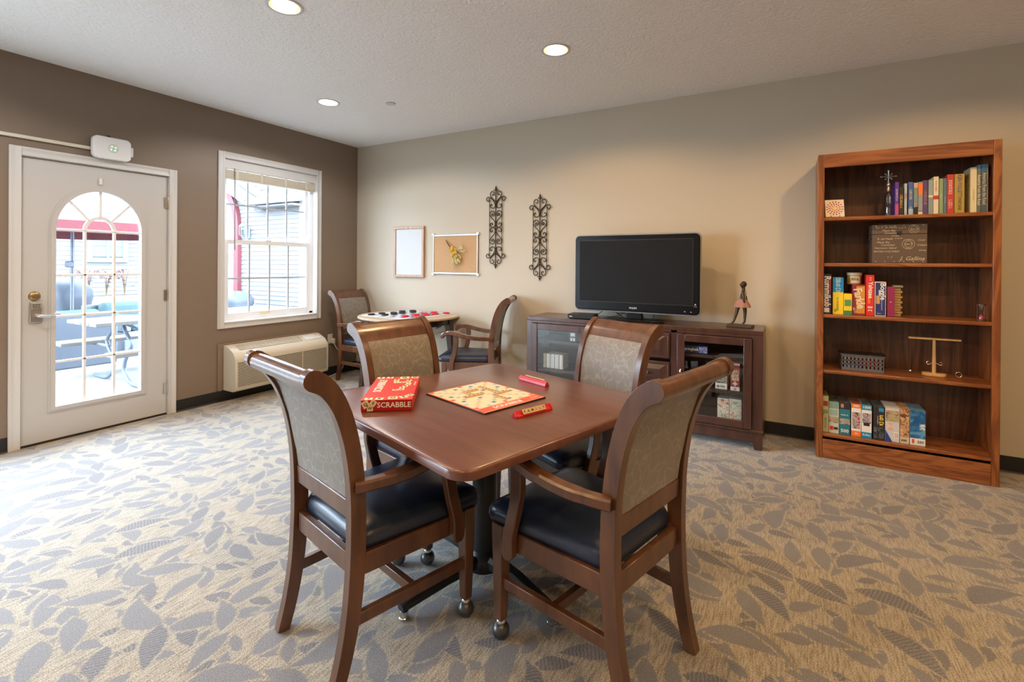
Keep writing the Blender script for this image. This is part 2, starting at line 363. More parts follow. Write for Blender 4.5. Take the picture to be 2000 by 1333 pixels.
# ------------------------------------------------------------------ door
door = thing('door_1', 'white exterior door with an arched window of many panes', None, kind='structure')
def casing(parent, a0, a1, z0, z1, wd, four):
    prof = [(0,0),(.018,0),(.018,.012),(.012,.02),(.012,.04),(.016,.046),(.016,wd),(0,wd)]   # (out of wall, away from opening)
    def side(pts): return pts
    g = G(); g.prism([(p[0], a0-p[1]) for p in prof], z0 - (wd if four else 0), z1+wd, 'z'); g.build('casing', M_white, parent, bevel=.002)
    g = G(); g.prism([(p[0], a1+p[1]) for p in prof][::-1], z0 - (wd if four else 0), z1+wd, 'z'); g.build('casing', M_white, parent, bevel=.002)
    g = G(); g.prism([(p[0], z1+p[1]) for p in prof], a0, a1, 'y'); g.build('casing', M_white, parent, bevel=.002)
    if four: g = G(); g.prism([(p[0], z0-p[1]) for p in prof][::-1], a0, a1, 'y'); g.build('casing', M_white, parent, bevel=.002)
casing(door, DY0, DY1, 0, DZ, .062, False)
g = G(); g.box(-T,0,DY0,DY0+.004,0,DZ); g.box(-T,0,DY1-.004,DY1,0,DZ); g.box(-T,0,DY0,DY1,DZ-.004,DZ); g.box(-T,-.06,DY0,DY0+.02,0,DZ); g.box(-T,-.06,DY1-.02,DY1,0,DZ); g.box(-T,-.06,DY0,DY1,DZ-.02,DZ); g.build('jamb', M_white, door)
G().box(-T, -.004, DY0, DY1, .0, .014).build('threshold', mat('dark_bronze', (.05,.04,.03), .4, .6), door)
SX0, SX1 = -.052, -.006                               # slab thickness
gy0, gy1, gz0, gsp = -2.848, -2.299, .245, 1.545      # glass opening, arch springing line
gc, gr = (gy0+gy1)/2, (gy1-gy0)/2
arch = [(gc+gr*math.cos(math.pi*k/24), gsp+gr*1.13*math.sin(math.pi*k/24)) for k in range(25)]
sy0, sy1, sz0, sz1 = DY0+.007, DY1-.007, .016, DZ-.008
g = G()
g.box(SX0, SX1, sy0, gy0, sz0, sz1); g.box(SX0, SX1, gy1, sy1, sz0, sz1); g.box(SX0, SX1, gy0, gy1, sz0, gz0)
top = [(y, sz1) for y, z in arch]
for x in (SX0, SX1):
    vs = [(x, y, z) for y, z in arch]+[(x, y, z) for y, z in top]
    g.add(vs, [((i, i+1, 26+i, 25+i) if x == SX1 else (i+1, i, 25+i, 26+i)) for i in range(24)])
g.add([(SX0,y,z) for y,z in arch]+[(SX1,y,z) for y,z in arch], [(i,i+1,26+i,25+i) for i in range(24)])
g.add([(SX0,gy0,sz1),(SX0,gy1,sz1),(SX1,gy1,sz1),(SX1,gy0,sz1)], [(0,1,2,3)])
M_door = mat('door_paint', (.52,.52,.52), .38)
g.build('door_slab', M_door, door)
def ring_path(off): return [(gc-gr-off, gz0-off)]+[(gc-gr-off, gsp)]+[(gc-(gr+off)*math.cos(math.pi*k/24), gsp+(gr*1.13+off)*math.sin(math.pi*k/24)) for k in range(1,24)]+[(gc+gr+off, gsp),(gc+gr+off, gz0-off)]
def ring(off0, off1, x0, x1, name, m, par):           # moulded frame following the arched light
    a, b = ring_path(off0), ring_path(off1); n = len(a); g = G()
    vs = [(x0,*p) for p in a]+[(x1,*p) for p in a]+[(x0,*p) for p in b]+[(x1,*p) for p in b]
    fs = []
    for i in range(n):
        j = (i+1) % n
        fs += [(i,j,n+j,n+i),(2*n+j,2*n+i,3*n+i,3*n+j),(n+i,n+j,3*n+j,3*n+i),(j,i,2*n+i,2*n+j)]
    return g.add(vs, fs).build(name, m, par, smooth=True, ang=30)
lf = ring(-.006, .022, SX1, SX1+.012, 'light_frame', M_door, door)
ring(.022, .034, SX1, SX1+.006, 'frame_moulding', M_door, lf)
XG = -.03                                             # glazing plane
xs = [gy0, -2.667, -2.481, gy1]; zs = [gz0, .572, .905, 1.208, gsp]
ri = (xs[2]-xs[1])/2; rci = (xs[1]+xs[2])/2
mt = .0085
def muntin(pts): G().sweep([(XG+.004, y, z) for y, z in pts], .024, 2*mt, (1,0,0)).build('muntin', M_vinyl, door)
def bar(y0, y1, z0, z1): G().box(XG-.008, XG+.016, y0, y1, z0, z1).build('muntin', M_vinyl, door, bevel=.003)
for y in xs[1:3]: bar(y-mt, y+mt, gz0, gsp)
for z in zs[1:]: bar(gy0, gy1, z-mt, z+mt)
muntin([(rci-ri*math.cos(math.pi*k/16), gsp+ri*1.1*math.sin(math.pi*k/16)) for k in range(17)])
for a in (45, 90, 135):
    c, s = math.cos(R(a)), math.sin(R(a)); g = G(); g.sweep([(XG+.004, rci+ri*c, gsp+ri*1.1*s), (XG+.004, gc+gr*c, gsp+gr*1.13*s)], 2*mt, .024, (1,0,0)); g.build('muntin', M_vinyl, door)
for i in range(3):
    for j in range(4): G().box(XG-.002, XG+.002, xs[i]+mt*(i>0), xs[i+1]-mt*(i<2), zs[j]+mt*(j>0), zs[j+1]-mt).build('pane', M_glass, door)
def fan(a0, a1, inner):
    g = G(); n = 8; A = [R(a0+(a1-a0)*k/n) for k in range(n+1)]
    out = [(gc+gr*math.cos(a), gsp+gr*1.13*math.sin(a)) for a in A]
    inn = [(rci+ri*math.cos(a), gsp+ri*1.1*math.sin(a)) for a in A]
    if inner: out, inn = inn, [(rci, gsp)]*len(A)
    vs = [(x, *p) for x in (XG-.002, XG+.002) for p in inn+out]; m = 2*(n+1)
    fs = []
    for k in range(n): fs += [(k,k+1,n+1+k+1,n+1+k), (m+k+1,m+k,m+n+1+k,m+n+2+k)]
    g.add(vs, fs).build('pane', M_glass, door)
for a in (2, 47, 92, 137): fan(a, a+42 if a > 2 else 43, False)
fan(0, 180, True)
M_brass = mat('aged_brass', (.35,.25,.12), .35, .9); M_nickel = mat('satin_nickel', (.55,.51,.46), .3, .95); M_steel = mat('bright_steel', (.7,.7,.7), .2, 1)
for z in (1.817, 1.025, .227):
    h = G().lathe([(.006,-.05),(.0065,-.048),(.0065,.048),(.006,.05)], 10, (.004, DY1-.002, z)).build('hinge', M_nickel, door, smooth=True)
    G().box(-.004, .002, DY1-.03, DY1+.004, z-.045, z+.045).build('hinge_leaf', M_nickel, h)
g = G(); g.M = Matrix.Translation((SX1, -2.955, 1.061)); g.lathe([(.033,0),(.033,.004),(.028,.010),(.016,.013),(.015,.02),(.001,.021)], 24, (0,0,0), 'x')
db = g.build('deadbolt', M_brass, door, smooth=True)
g = G(); g.prism([(-2.986,.872),(-2.915,.872),(-2.917,.95),(-2.92,1.02),(-2.98,1.02),(-2.984,.95)], SX1, SX1+.018, 'x'); kp = g.build('keypad_lock', M_nickel, door, bevel=.005)
G().box(SX1+.018, SX1+.024, -2.979, -2.921, .972, 1.015).build('keypad', mat('keypad_grey', (.42,.39,.35), .4, .6), kp, bevel=.004)
for i in range(3):
    for j in range(2): G().ob((SX1+.0255, -2.965+i*.014, .985+j*.016), (.004,.008,.008)).build('key_button', mat('dark_key', (.12,.11,.1), .5), kp)
hd = G().tube(smoothpath([(SX1+.015,-2.95,.925),(SX1+.05,-2.95,.925),(SX1+.062,-2.935,.922),(SX1+.06,-2.9,.92),(SX1+.056,-2.86,.93),(SX1+.054,-2.83,.928)],4), [.013]*5+[.012]*4+[.008]*12, 10).build('lever_handle', M_steel, door, smooth=True)
G().ob((SX1+.006, -2.578, 1.93), (.012,.022,.05)).build('adhesive_hook', mat('clear_plastic', (.75,.72,.66), .2), door, bevel=.004)

# ------------------------------------------------------------------ window
win = thing('window_1', 'white double hung window with grilles in a white casing', None, kind='structure')
casing(win, WY0, WY1, WZ0, WZ1, .06, True)
g = G()
for a in ((WY0,WY0+.004,WZ0,WZ1),(WY1-.004,WY1,WZ0,WZ1),(WY0,WY1,WZ0,WZ0+.004),(WY0,WY1,WZ1-.004,WZ1)): g.box(-T, 0, *a)
g.build('jamb_liner', M_vinyl, win)
FR = .045
for a in ((WY0,WY0+FR,WZ0,WZ1),(WY1-FR,WY1,WZ0,WZ1),(WY0,WY1,WZ0,WZ0+.03),(WY0,WY1,WZ1-.03,WZ1)): G().box(-.135, -.055, *a).build('frame', M_vinyl, win, bevel=.004)
ZM = 1.51
def sash(z0, z1, x0, x1, tag_):
    y0, y1, s = WY0+FR-.008, WY1-FR+.008, .042
    sh = G().box(x0, x1, y0, y0+s, z0, z1); sh.box(x0, x1, y1-s, y1, z0, z1); sh.box(x0, x1, y0+s, y1-s, z0, z0+s); sh.box(x0, x1, y0+s, y1-s, z1-s, z1)
    e = sh.build('sash', M_vinyl, win); xm = (x0+x1)/2
    yy = [y0+s+(y1-y0-2*s)*k/4 for k in range(5)]; zz = [z0+s, (z0+z1)/2, z1-s]
    Mg = mat('grey_grille', (.42,.47,.52), .4)
    for k in (1,2,3): G().box(xm-.004, xm+.004, yy[k]-.008, yy[k]+.008, zz[0], zz[2]).build('muntin', Mg, e)
    G().box(xm-.005, xm+.003, yy[0], yy[4], zz[1]-.008, zz[1]+.008).build('muntin', Mg, e)
    for i in range(4):
        for j in range(2): G().box(xm-.0095, xm-.0065, yy[i]+.001, yy[i+1]-.001, zz[j]+.001, zz[j+1]-.001).build('pane', M_glass, e)
    return e
sash(ZM-.02, WZ1-.03, -.125, -.095, 'upper')
lo = sash(WZ0+.03, ZM+.022, -.093, -.06, 'lower')
G().ob((-.057,-1.17,WZ0+.052), (.006,.10,.02)).build('lift_label', mat('pale_yellow_label', (.75,.68,.42), .5), lo)
G().ob((-.07,-1.14,ZM+.03), (.03,.06,.014)).build('sash_lock', M_vinyl, lo, bevel=.003)
G().ob((-.05, WY1-.03, 1.62), (.012,.012,.05)).build('tilt_latch', M_vinyl, win, bevel=.003)

# ------------------------------------------------------------------ armchairs
M_chair = wood('walnut_chair', (.06,.022,.0095), (.155,.062,.026), (9,9,1.6), .3, .45)
M_navy = mat('navy_vinyl', (.012,.021,.048), .32, spec=.6, bump=.06, bscale=260)
M_gun = mat('gunmetal', (.10,.10,.10), .35, .8)
def fabric_mat():
    m, nt, b = nodes('crackle_fabric'); N = nt.nodes.new; L = nt.links.new
    tc = N('ShaderNodeTexCoord'); no = N('ShaderNodeTexNoise'); no.inputs['Scale'].default_value = 14; no.inputs['Detail'].default_value = 3
    mx = N('ShaderNodeMix'); mx.data_type = 'RGBA'; mx.inputs['Factor'].default_value = .07; L(tc.outputs['Object'], no.inputs['Vector']); L(tc.outputs['Object'], mx.inputs['A']); L(no.outputs['Color'], mx.inputs['B'])
    vo = N('ShaderNodeTexVoronoi'); vo.feature = 'DISTANCE_TO_EDGE'; vo.inputs['Scale'].default_value = 21; L(mx.outputs['Result'], vo.inputs['Vector'])
    n2 = N('ShaderNodeTexNoise'); n2.inputs['Scale'].default_value = 30; n2.inputs['Detail'].default_value = 5; L(tc.outputs['Object'], n2.inputs['Vector'])
    rp = N('ShaderNodeValToRGB'); e = rp.color_ramp.elements; e[0].position = 0; e[0].color = (.30,.27,.235,1); e[1].position = .07; e[1].color = (.20,.18,.16,1)
    L(vo.outputs['Distance'], rp.inputs[0])
    m2 = N('ShaderNodeMix'); m2.data_type = 'RGBA'; m2.inputs['B'].default_value = (.17,.15,.13,1); mr = N('ShaderNodeMapRange'); mr.inputs['From Min'].default_value = .35; mr.inputs['From Max'].default_value = .7
    L(n2.outputs['Fac'], mr.inputs['Value']); hf = N('ShaderNodeMath'); hf.operation = 'MULTIPLY'; hf.inputs[1].default_value = .45; L(mr.outputs[0], hf.inputs[0]); L(hf.outputs[0], m2.inputs['Factor']); L(rp.outputs[0], m2.inputs['A']); L(m2.outputs['Result'], b.inputs['Base Color'])
    b.inputs['Roughness'].default_value = .5; b.inputs['Sheen Weight'].default_value = .15; return m
M_fab = fabric_mat()
STILE = [(-.300,0),(-.272,.10),(-.25,.22),(-.238,.36),(-.236,.50),(-.243,.64),(-.264,.77),(-.298,.875),(-.342,.945),(-.385,.975)]
def cl(z):          # y of the stile centre line at height z
    for (a, b), (c, d) in zip(STILE, STILE[1:]):
        if b <= z <= d: return a+(c-a)*(z-b)/(d-b)
def stile_outline(pts, wds, cap=True):
    P = smoothpath([(p[0], p[1], 0) for p in pts], 4); n = len(P); Lf, Rt = [], []
    for i, p in enumerate(P):
        t = (P[min(i+1,n-1)]-P[max(i-1,0)]).normalized(); nn = Vector((-t.y, t.x, 0))
        k = i/(n-1)*(len(wds)-1); j = min(int(k), len(wds)-2); wd = wds[j]+(wds[j+1]-wds[j])*(k-j)
        Lf.append(p+nn*wd/2); Rt.append(p-nn*wd/2)
    if cap:
        t = (P[-1]-P[-2]).normalized(); nn = Vector((-t.y, t.x, 0)); r = wds[-1]/2
        for a in (30, 55, 75, 88):
            c = P[-1]+t*r*math.sin(R(a)); Lf.append(c+nn*r*math.cos(R(a))); Rt.append(c-nn*r*math.cos(R(a)))
    return Lf, Rt
def slab_yz(g, Lf, Rt, x0, x1, xs0=None, xs1=None):
    n = len(Lf); rings = []
    for i in range(n):
        a = x0 if xs0 is None else x0+(xs0-x0)*i/(n-1); b = x1 if xs1 is None else x1+(xs1-x1)*i/(n-1)
        rings.append([(a,Lf[i].x,Lf[i].y),(b,Lf[i].x,Lf[i].y),(b,Rt[i].x,Rt[i].y),(a,Rt[i].x,Rt[i].y)])
    return g.loft(rings)
def trap(wf, wb, yf, yb, r, z): return [(x, y, z) for x, y in rpoly([(-wb,yb),(wb,yb),(wf,yf),(-wf,yf)], r, 5)]
def make_chair():
    t = thing('armchair', 'x', 'chair')
    for s in (-1, 1):
        Lf, Rt = stile_outline(STILE, [.040,.044,.048,.052,.052,.050,.050,.052,.056,.062])
        slab_yz(G(), Lf, Rt, s*.196-.017, s*.196+.017, s*.224-.017, s*.224+.017).build('stile', M_chair, t, bevel=.005)
        lg = G().frus((s*.222,.2,.07), (.034,.034), (s*.222,.2,.41), (.05,.05)).build('leg', M_chair, t, bevel=.004)
        cs = G().ball((s*.222,.2,.031), .031, 16, 10).build('caster', M_gun, lg, smooth=True)
        G().lathe([(.012,.05),(.017,.056),(.017,.066),(.012,.072)], 12, (s*.222,.2,0)).build('ferrule', M_steel, cs, smooth=True)
        arm = [(s*.226,-.252,.628),(s*.245,-.19,.63),(s*.262,-.10,.636),(s*.272,0,.652),(s*.274,.09,.675),(s*.270,.155,.680),(s*.266,.195,.662),(s*.265,.212,.635)]
        A = smoothpath(arm, 4); G().sweep(A, [.038]*6+[.046]*6+[.052]*17, [.036]*20+[.036,.037,.038,.038,.036,.034,.03,.026,.02], (0,0,1), .35).build('arm', M_chair, t, smooth=True)
        sup = [(s*.262,.085,.665),(s*.262,.082,.58),(s*.262,.095,.50),(s*.260,.118,.42),(s*.256,.128,.36),(s*.254,.128,.325)]
        S = smoothpath(sup, 4); G().sweep(S, [.03]*21, [.046]*6+[.042]*8+[.046,.048,.05,.05,.046,.038,.024], (0,1,0), .25).build('arm_support', M_chair, t, smooth=True)
        G().sweep([(s*.205,-.232,.375),(s*.232,.2,.375)], .026, .066, (0,0,1)).build('seat_rail', M_chair, t, bevel=.003)
        G().sweep([(s*.200,-.245,.205),(s*.222,.2,.205)], .022, .038, (0,0,1)).build('stretcher', M_chair, t, bevel=.003)
    G().box(-.2, .2, .188, .212, .342, .408).build('seat_rail', M_chair, t, bevel=.003)
    G().box(-.18, .18, -.25, -.226, .342, .408).build('seat_rail', M_chair, t, bevel=.003)
    G().box(-.21, .21, -.035, -.012, .188, .222).build('stretcher', M_chair, t, bevel=.003)
    rings = [trap(.222,.185,.225,-.218,.03,.402), trap(.246,.2,.262,-.222,.045,.408), trap(.252,.204,.270,-.224,.05,.425), trap(.25,.203,.267,-.223,.05,.442), trap(.240,.196,.254,-.215,.045,.459),
             trap(.205,.165,.215,-.18,.04,.473), trap(.13,.11,.14,-.12,.03,.482), trap(.05,.045,.06,-.05,.02,.485)]
    G().loft(rings).build('seat', M_navy, t, smooth=True, ang=60)
    # back: fabric panel between stiles, wooden rails above and below
    def part_line(z0, z1, n=10): return [(cl(z0+(z1-z0)*k/n), z0+(z1-z0)*k/n) for k in range(n+1)]
    Lf, Rt = stile_outline(part_line(.575,.915), [.024,.034,.036,.034,.026], False); slab_yz(G(), Lf, Rt, -.184, .184, -.208, .208).build('backrest', M_fab, t, bevel=.008, segs=3)
    Lf, Rt = stile_outline(part_line(.515,.578,3), [.03,.03], False); slab_yz(G(), Lf, Rt, -.188, .188).build('lower_rail', M_chair, t, bevel=.004)
    Lf, Rt = stile_outline([(cl(.905),.905),(cl(.93),.93),(-.350,.948),(-.383,.970)], [.03,.034,.044,.056]); tr = slab_yz(G(), Lf, Rt, -.209, .209).build('top_rail', M_chair, t, bevel=.006)
    return t
chair = make_chair()
def place(loc, deg, label, group=None, first=[True]):
    o = chair if first[0] else copy_tree(chair); first[0] = False
    o.location = (*loc, 0); o.rotation_euler = (0,0,R(deg)); o['label'] = label
    o['group'] = 'matching walnut armchairs'
    return o
place((3.338,-2.932), -14, 'walnut armchair in the left foreground, seen from behind, tucked under the square table')
place((4.02,-2.655), 74.9, 'walnut armchair in the right foreground, its back toward the bookcase')
place((3.12,-2.365), -100, 'walnut armchair behind the red game box, its backrest facing the camera')
place((3.69,-2.00), 154, 'walnut armchair between the square table and the television cabinet')
place((.55,-.31), -91, 'walnut armchair in the room corner beside the wall air conditioner')
place((1.986,-.405), 112, 'walnut armchair in profile between the checkers table and the television cabinet')

# ------------------------------------------------------------------ square pedestal table
M_top = wood('mahogany_laminate', (.090,.031,.019), (.165,.062,.039), (1.3,13,13), .28, .35, contrast=(.25,.8), fine=.05)
M_iron = mat('black_enamel', (.012,.012,.013), .35, spec=.5)
TZ = .742
tab = thing('pedestal_table', 'square mahogany-coloured table on a black pedestal, set with a word game', 'table', (3.525,-2.546,0), R(-17.3))
sq = lambda h, r, z: [(x, y, z) for x, y in rrect(-h,h,-h,h,r,8)]
tp = G().loft([sq(.520,.062,TZ-.034), sq(.5325,.068,TZ-.030), sq(.5335,.069,TZ-.008), sq(.530,.066,TZ-.002), sq(.5245,.063,TZ)]).build('tabletop', M_top, tab, smooth=True, ang=50)
G().box(-.25,.25,-.25,.25,TZ-.052,TZ-.034).build('mounting_plate', M_iron, tab)
G().lathe([(.052,.10),(.052,TZ-.05)], 28).build('column', M_iron, tab, smooth=True)
G().lathe([(.075,.04),(.075,.08),(.062,.105),(.0525,.115)], 28).build('hub', M_iron, tab, smooth=True)
for a in (0, 90, 180, 270):
    c, s = math.cos(R(a)), math.sin(R(a))
    lg = G().sweep([(c*.05,s*.05,.075),(c*.2,s*.2,.07),(c*.36,s*.36,.05),(c*.40,s*.40,.044)], [.07,.06,.045,.04], [.055,.05,.036,.03], (0,0,1), .5).build('prong', M_iron, tab, smooth=True)
    G().lathe([(.019,.0),(.019,.006),(.017,.008),(.017,.03)], 14, (c*.385,s*.385,0)).build('glide', M_steel, lg, smooth=True)

# ------------------------------------------------------------------ ceiling fixtures
M_gold = mat('gold_reflector', (.75,.50,.22), .3, .7); M_canw = mat('white_reflector', (.85,.85,.84), .35)
M_bulbw = mat('warm_bulb', (1,.86,.62), .5, emit=14); M_bulbc = mat('white_bulb', (1,.98,.95), .5, emit=14)
def lamp(x, y, label, cool=False, copy=None):
    if copy: t = copy_tree(copy)
    else:
        t = thing('recessed_light', label, 'ceiling light', (x,y,H))
        G().lathe([(.080,.0),(.098,.0),(.098,-.004),(.088,-.007),(.080,-.004),(.080,0)], 36, caps=False).build('trim_ring', M_white, t, smooth=True)
        G().loft([[(r*math.cos(2*math.pi*k/32), r*math.sin(2*math.pi*k/32), h) for k in range(32)] for r, h in ((.082,-.003),(.078,.03),(.066,.085),(.066,.11))], False, True).build('reflector', M_canw if cool else M_gold, t, smooth=True, ang=60)
        G().lathe([(.022,.10),(.03,.075),(.052,.05),(.054,.038),(.045,.025),(.025,.017),(.001,.014)], 24).build('bulb', M_bulbc if cool else M_bulbw, t, smooth=True)
    t.location = (x,y,H); t['label'] = label; t['group'] = 'recessed ceiling lights'
    l = bpy.data.lights.new('lamp_glow', 'SPOT'); l.energy = LAMP_W; l.color = COOL if cool else WARM; l.spot_size = R(158); l.spot_blend = .3; l.shadow_soft_size = .045
    o = bpy.data.objects.new('lamp_glow', l); C.objects.link(o); o.location = (x,y,H-.012)
    return t
base = lamp(2.187,-2.552, 'lit warm recessed ceiling light nearest the camera, cut by the top edge of the picture')
lamp(3.281,-1.325, 'lit warm recessed ceiling light above the television', copy=base)
lamp(1.073,-1.333, 'white recessed ceiling light closest to the window', cool=True)
for i, (x, y) in enumerate(LIGHTS):
    if (x,y) in ((1.07,-1.325),(3.28,-1.325),(2.19,-2.55)): continue
    if x < 1.5: lamp(x, y, 'white recessed ceiling light out of view beyond the door', cool=True)
    else: lamp(x, y, 'warm recessed ceiling light out of view, row %s' % ('above the bookcase' if (x,y)==(5.49,-1.325) else 'behind the camera'), copy=base)
g = G(); g.lathe([(.001,-.012),(.03,-.012),(.042,-.008),(.044,0)], 28, (1.544,-1.047,H)); tag(g.build('sprinkler_cover', M_white, smooth=True), 'small round white sprinkler cover on the ceiling', 'ceiling cover')

# ------------------------------------------------------------------ on the brown wall
bl = thing('window_blind', 'cream wooden blind raised to the top of the double hung window', 'blind', (-.03,0,0))
M_blind = mat('cream_blind', (.62,.57,.47), .45)
G().box(-.005,.022,-1.625,-.607,2.207,2.296).build('valance', M_white, bl, bevel=.003)
for k in range(8): G().ob((0,-1.116,2.196-k*.0095), (.05,1.01,.0078), (0,R(4),0)).build('slat', M_blind, bl)
G().box(-.022,.022,-1.62,-.612,2.110,2.122).build('bottom_rail', M_blind, bl, bevel=.003)
for y in (-1.5,-1.25,-.98,-.73):
    G().box(.024,.0255,y-.012,y+.012,2.115,2.205).build('ladder_tape', M_blind, bl)
G().tube([(.03,-1.53,2.215),(.03,-1.528,1.43)], .005, 8).build('tilt_wand', mat('grey_wand', (.25,.24,.23), .4), bl, smooth=True)

ac = thing('air_conditioner', 'cream packaged terminal air conditioner mounted low under the window', 'air conditioner', (0,-1.12,0))
M_cream = mat('cream_plastic', (.62,.57,.46), .45); M_dark = mat('dark_gap', (.03,.028,.025), .7)
prof = [(.0,.105),(.17,.105),(.205,.118),(.215,.14),(.215,.395),(.208,.425),(.16,.478),(.06,.525),(.0,.528)]
G().prism(prof, -.52, .52, 'y').build('housing', M_cream, ac, bevel=.004)
gr_ = G().box(.2155,.2165,-.50,.50,.15,.385).build('front_grille', M_dark, ac)
for k in range(20): G().box(.2145,.2195,-.505,.505,.153+k*.012,.1585+k*.012).build('louver', M_cream, gr_)
for y in (-.505,-.16,.19,.50): G().box(.2146,.2196,y-.004,y+.004,.15,.388).build('grille_bar', M_cream, gr_)
import mathutils
def on_top(u, v): # point on sloped top: u along y, v 0..1 from front to back
    a, b = Vector((.16,.478)), Vector((.06,.525)); p = a.lerp(b, v); return (p.x, u, p.y)
tg = G(); tg.add([Vector(on_top(-.44,.1))+Vector((.0015,0,.003)), Vector(on_top(.24,.1))+Vector((.0015,0,.003)), Vector(on_top(.24,.92))+Vector((.0015,0,.003)), Vector(on_top(-.44,.92))+Vector((.0015,0,.003))], [(0,1,2,3)])
tgo = tg.build('top_grille', M_dark, ac)
for k in range(8):
    v = .13+k*.105; p = Vector(on_top(-.10,v)); G().ob((p.x+.002, -.10, p.z+.004), (.006,.68,.004), (0,R(25),0)).build('louver', M_cream, tgo)
for k in range(18):
    p = Vector(on_top(-.44+k*.04,.5)); G().ob((p.x+.002,-.44+k*.04,p.z+.0045), (.10,.003,.003), (0,R(25),0)).build('grille_bar', M_cream, tgo)
p = Vector(on_top(.38,.5)); G().ob((p.x+.001,.38,p.z+.003), (.09,.2,.004), (0,R(25),0)).build('control_lid', mat('pale_plastic', (.70,.69,.65), .35), ac, bevel=.0015)
p = Vector(on_top(.45,.75)); G().ob((p.x+.002,.45,p.z+.006), (.012,.008,.002), (0,R(25),0)).build('lid_mark', M_dark, ac)

ol = thing('wall_outlet', 'cream double wall outlet beside the air conditioner', 'outlet', (0,-.40,.43))
G().box(0,.006,-.035,.035,-.055,.055).build('cover_plate', M_cream, ol, bevel=.002)
for z in (-.025,.025): G().box(.006,.009,-.016,.016,z-.014,z+.014).build('receptacle', mat('ivory', (.70,.64,.50), .4), ol, bevel=.002)
pc = thing('power_cord', 'cream plug and power cord running from the outlet to the air conditioner', 'cord')
G().ob((.032,-.385,.405), (.05,.035,.06)).build('plug', M_cream, pc, bevel=.008)
G().tube(smoothpath([(.05,-.385,.378),(.07,-.37,.33),(.08,-.33,.27),(.09,-.30,.20),(.08,-.27,.12),(.06,-.29,.05),(.05,-.38,.015),(.06,-.48,.01),(.07,-.545,.03),(.03,-.55,.16),(.03,-.585,.20)],6), .005, 8).build('cable', mat('cream_cable', (.66,.62,.54), .45), pc, smooth=True)
G().ob((.088,-.315,.225), (.004,.045,.075), (R(25),0,R(15))).build('warning_tag', mat('white_tag', (.8,.8,.8), .5), pc)

ap = thing('access_point', 'white wireless access point with a green light above the door', 'access point', (0,-2.527,2.19))
G().prism(rrect(-.124,.124,-.085,.085,.035,6), .02, .062, 'x').build('housing', M_vinyl, ap, bevel=.006)
G().box(0,.02,-.09,.09,-.06,.06).build('mount', M_vinyl, ap)
G().prism(rrect(.124,.150,-.035,.038,.003,2), .0, .03, 'x').build('bracket', M_vinyl, ap)
G().prism([(.035*math.cos(a*math.pi/12)+.005, .035*math.sin(a*math.pi/12)) for a in range(24)], .062, .0635, 'x').build('badge', mat('badge_white', (.66,.68,.66), .4), ap)
for a in (35, 125, 215, 305): G().ob((.064, .005+.017*math.cos(R(a)), .017*math.sin(R(a))), (.001,.012,.007), (R(a+60),0,0)).build('status_light', mat('green_led', (.25,1,.35), .5, emit=1.2), ap)
G().lathe([(.012,0),(.012,.018)], 12, (.02,-.012,.083)).build('antenna_cap', M_black, ap, smooth=True)
tag(G().box(0,.018,-6.0,-2.648,2.162,2.186).build('cable_raceway', mat('ivory_raceway', (.66,.62,.52), .45), bevel=.003), 'ivory cable raceway running along the brown wall to the access point', 'raceway')

# ------------------------------------------------------------------ on the beige wall
wb = thing('whiteboard', 'small blank whiteboard in a light wooden frame', 'whiteboard', (.855,0,1.446))
M_pine = wood('light_oak_frame', (.40,.24,.15), (.56,.37,.25), (20,20,2), .45, .1)
a, b = .224, .290
for x0,x1,z0,z1 in ((-a,a,b-.028,b),(-a,a,-b,-b+.028),(-a,-a+.028,-b+.028,b-.028),(a-.028,a,-b+.028,b-.028)): G().box(x0,x1,-.03,-.001,z0,z1).build('frame', M_pine, wb, bevel=.003)
G().box(-a+.028,a-.028,-.018,-.004,-b+.028,b-.028).build('board', mat('whiteboard_white', (.60,.63,.66), .45, spec=.15), wb)
G().lathe([(.005,0),(.005,-.004),(.001,-.005)], 10, (-.0,-.03,b-.013), 'y').build('screw', M_gun, wb)
ck = thing('cork_board', 'cork pin board in a thin aluminium frame with white corners', 'cork board', (1.503,0,1.416))
M_alu = mat('aluminium', (.55,.58,.62), .35, .8); M_cork = mat('cork', (.50,.31,.16), .8, vary=.22, vscale=90)
a, b = .297, .217
for x0,x1,z0,z1 in ((-a,a,b-.02,b),(-a,a,-b,-b+.02),(-a,-a+.012,-b,b),(a-.012,a,-b,b)): G().box(x0,x1,-.02,-.001,z0,z1).build('frame', M_alu, ck, bevel=.003)
for x in (-1,1):
    for z in (-1,1): G().box(x*a-.016,x*a+.016,-.024,-.001,z*b-.014,z*b+.014).build('corner_cap', M_vinyl, ck, bevel=.004)
G().box(-a+.012,a-.012,-.014,-.002,-b+.02,b-.02).build('board', M_cork, ck)
for x in (-.27,0,.27):
    for z in (-.19,.19): G().ball((x,-.017,z), .0045, 8, 6).build('push_pin', mat('brass_pin', (.75,.62,.35), .3, .5), ck, smooth=True)
fl = thing('dried_flower_bouquet', 'bunch of dried yellow and pale flowers pinned to the cork board', 'dried flowers', (1.50,-.02,1.46))
rnd = random.Random(3)
M_stem = mat('dry_stem', (.16,.11,.05), .8); M_yel = mat('dried_yellow', (.62,.38,.04), .8, vary=.3, vscale=40); M_pale = mat('dried_pale_green', (.55,.52,.26), .8, vary=.2, vscale=40)
for k in range(6):
    G().tube(smoothpath([(-.105+rnd.uniform(-.006,.006),-.008,.105+rnd.uniform(-.006,.006)),(-.05,-.014-.004*k,.045),(.0+rnd.uniform(-.01,.02),-.02,-.01)],4), .0035, 6).build('stem', M_stem, fl, smooth=True)
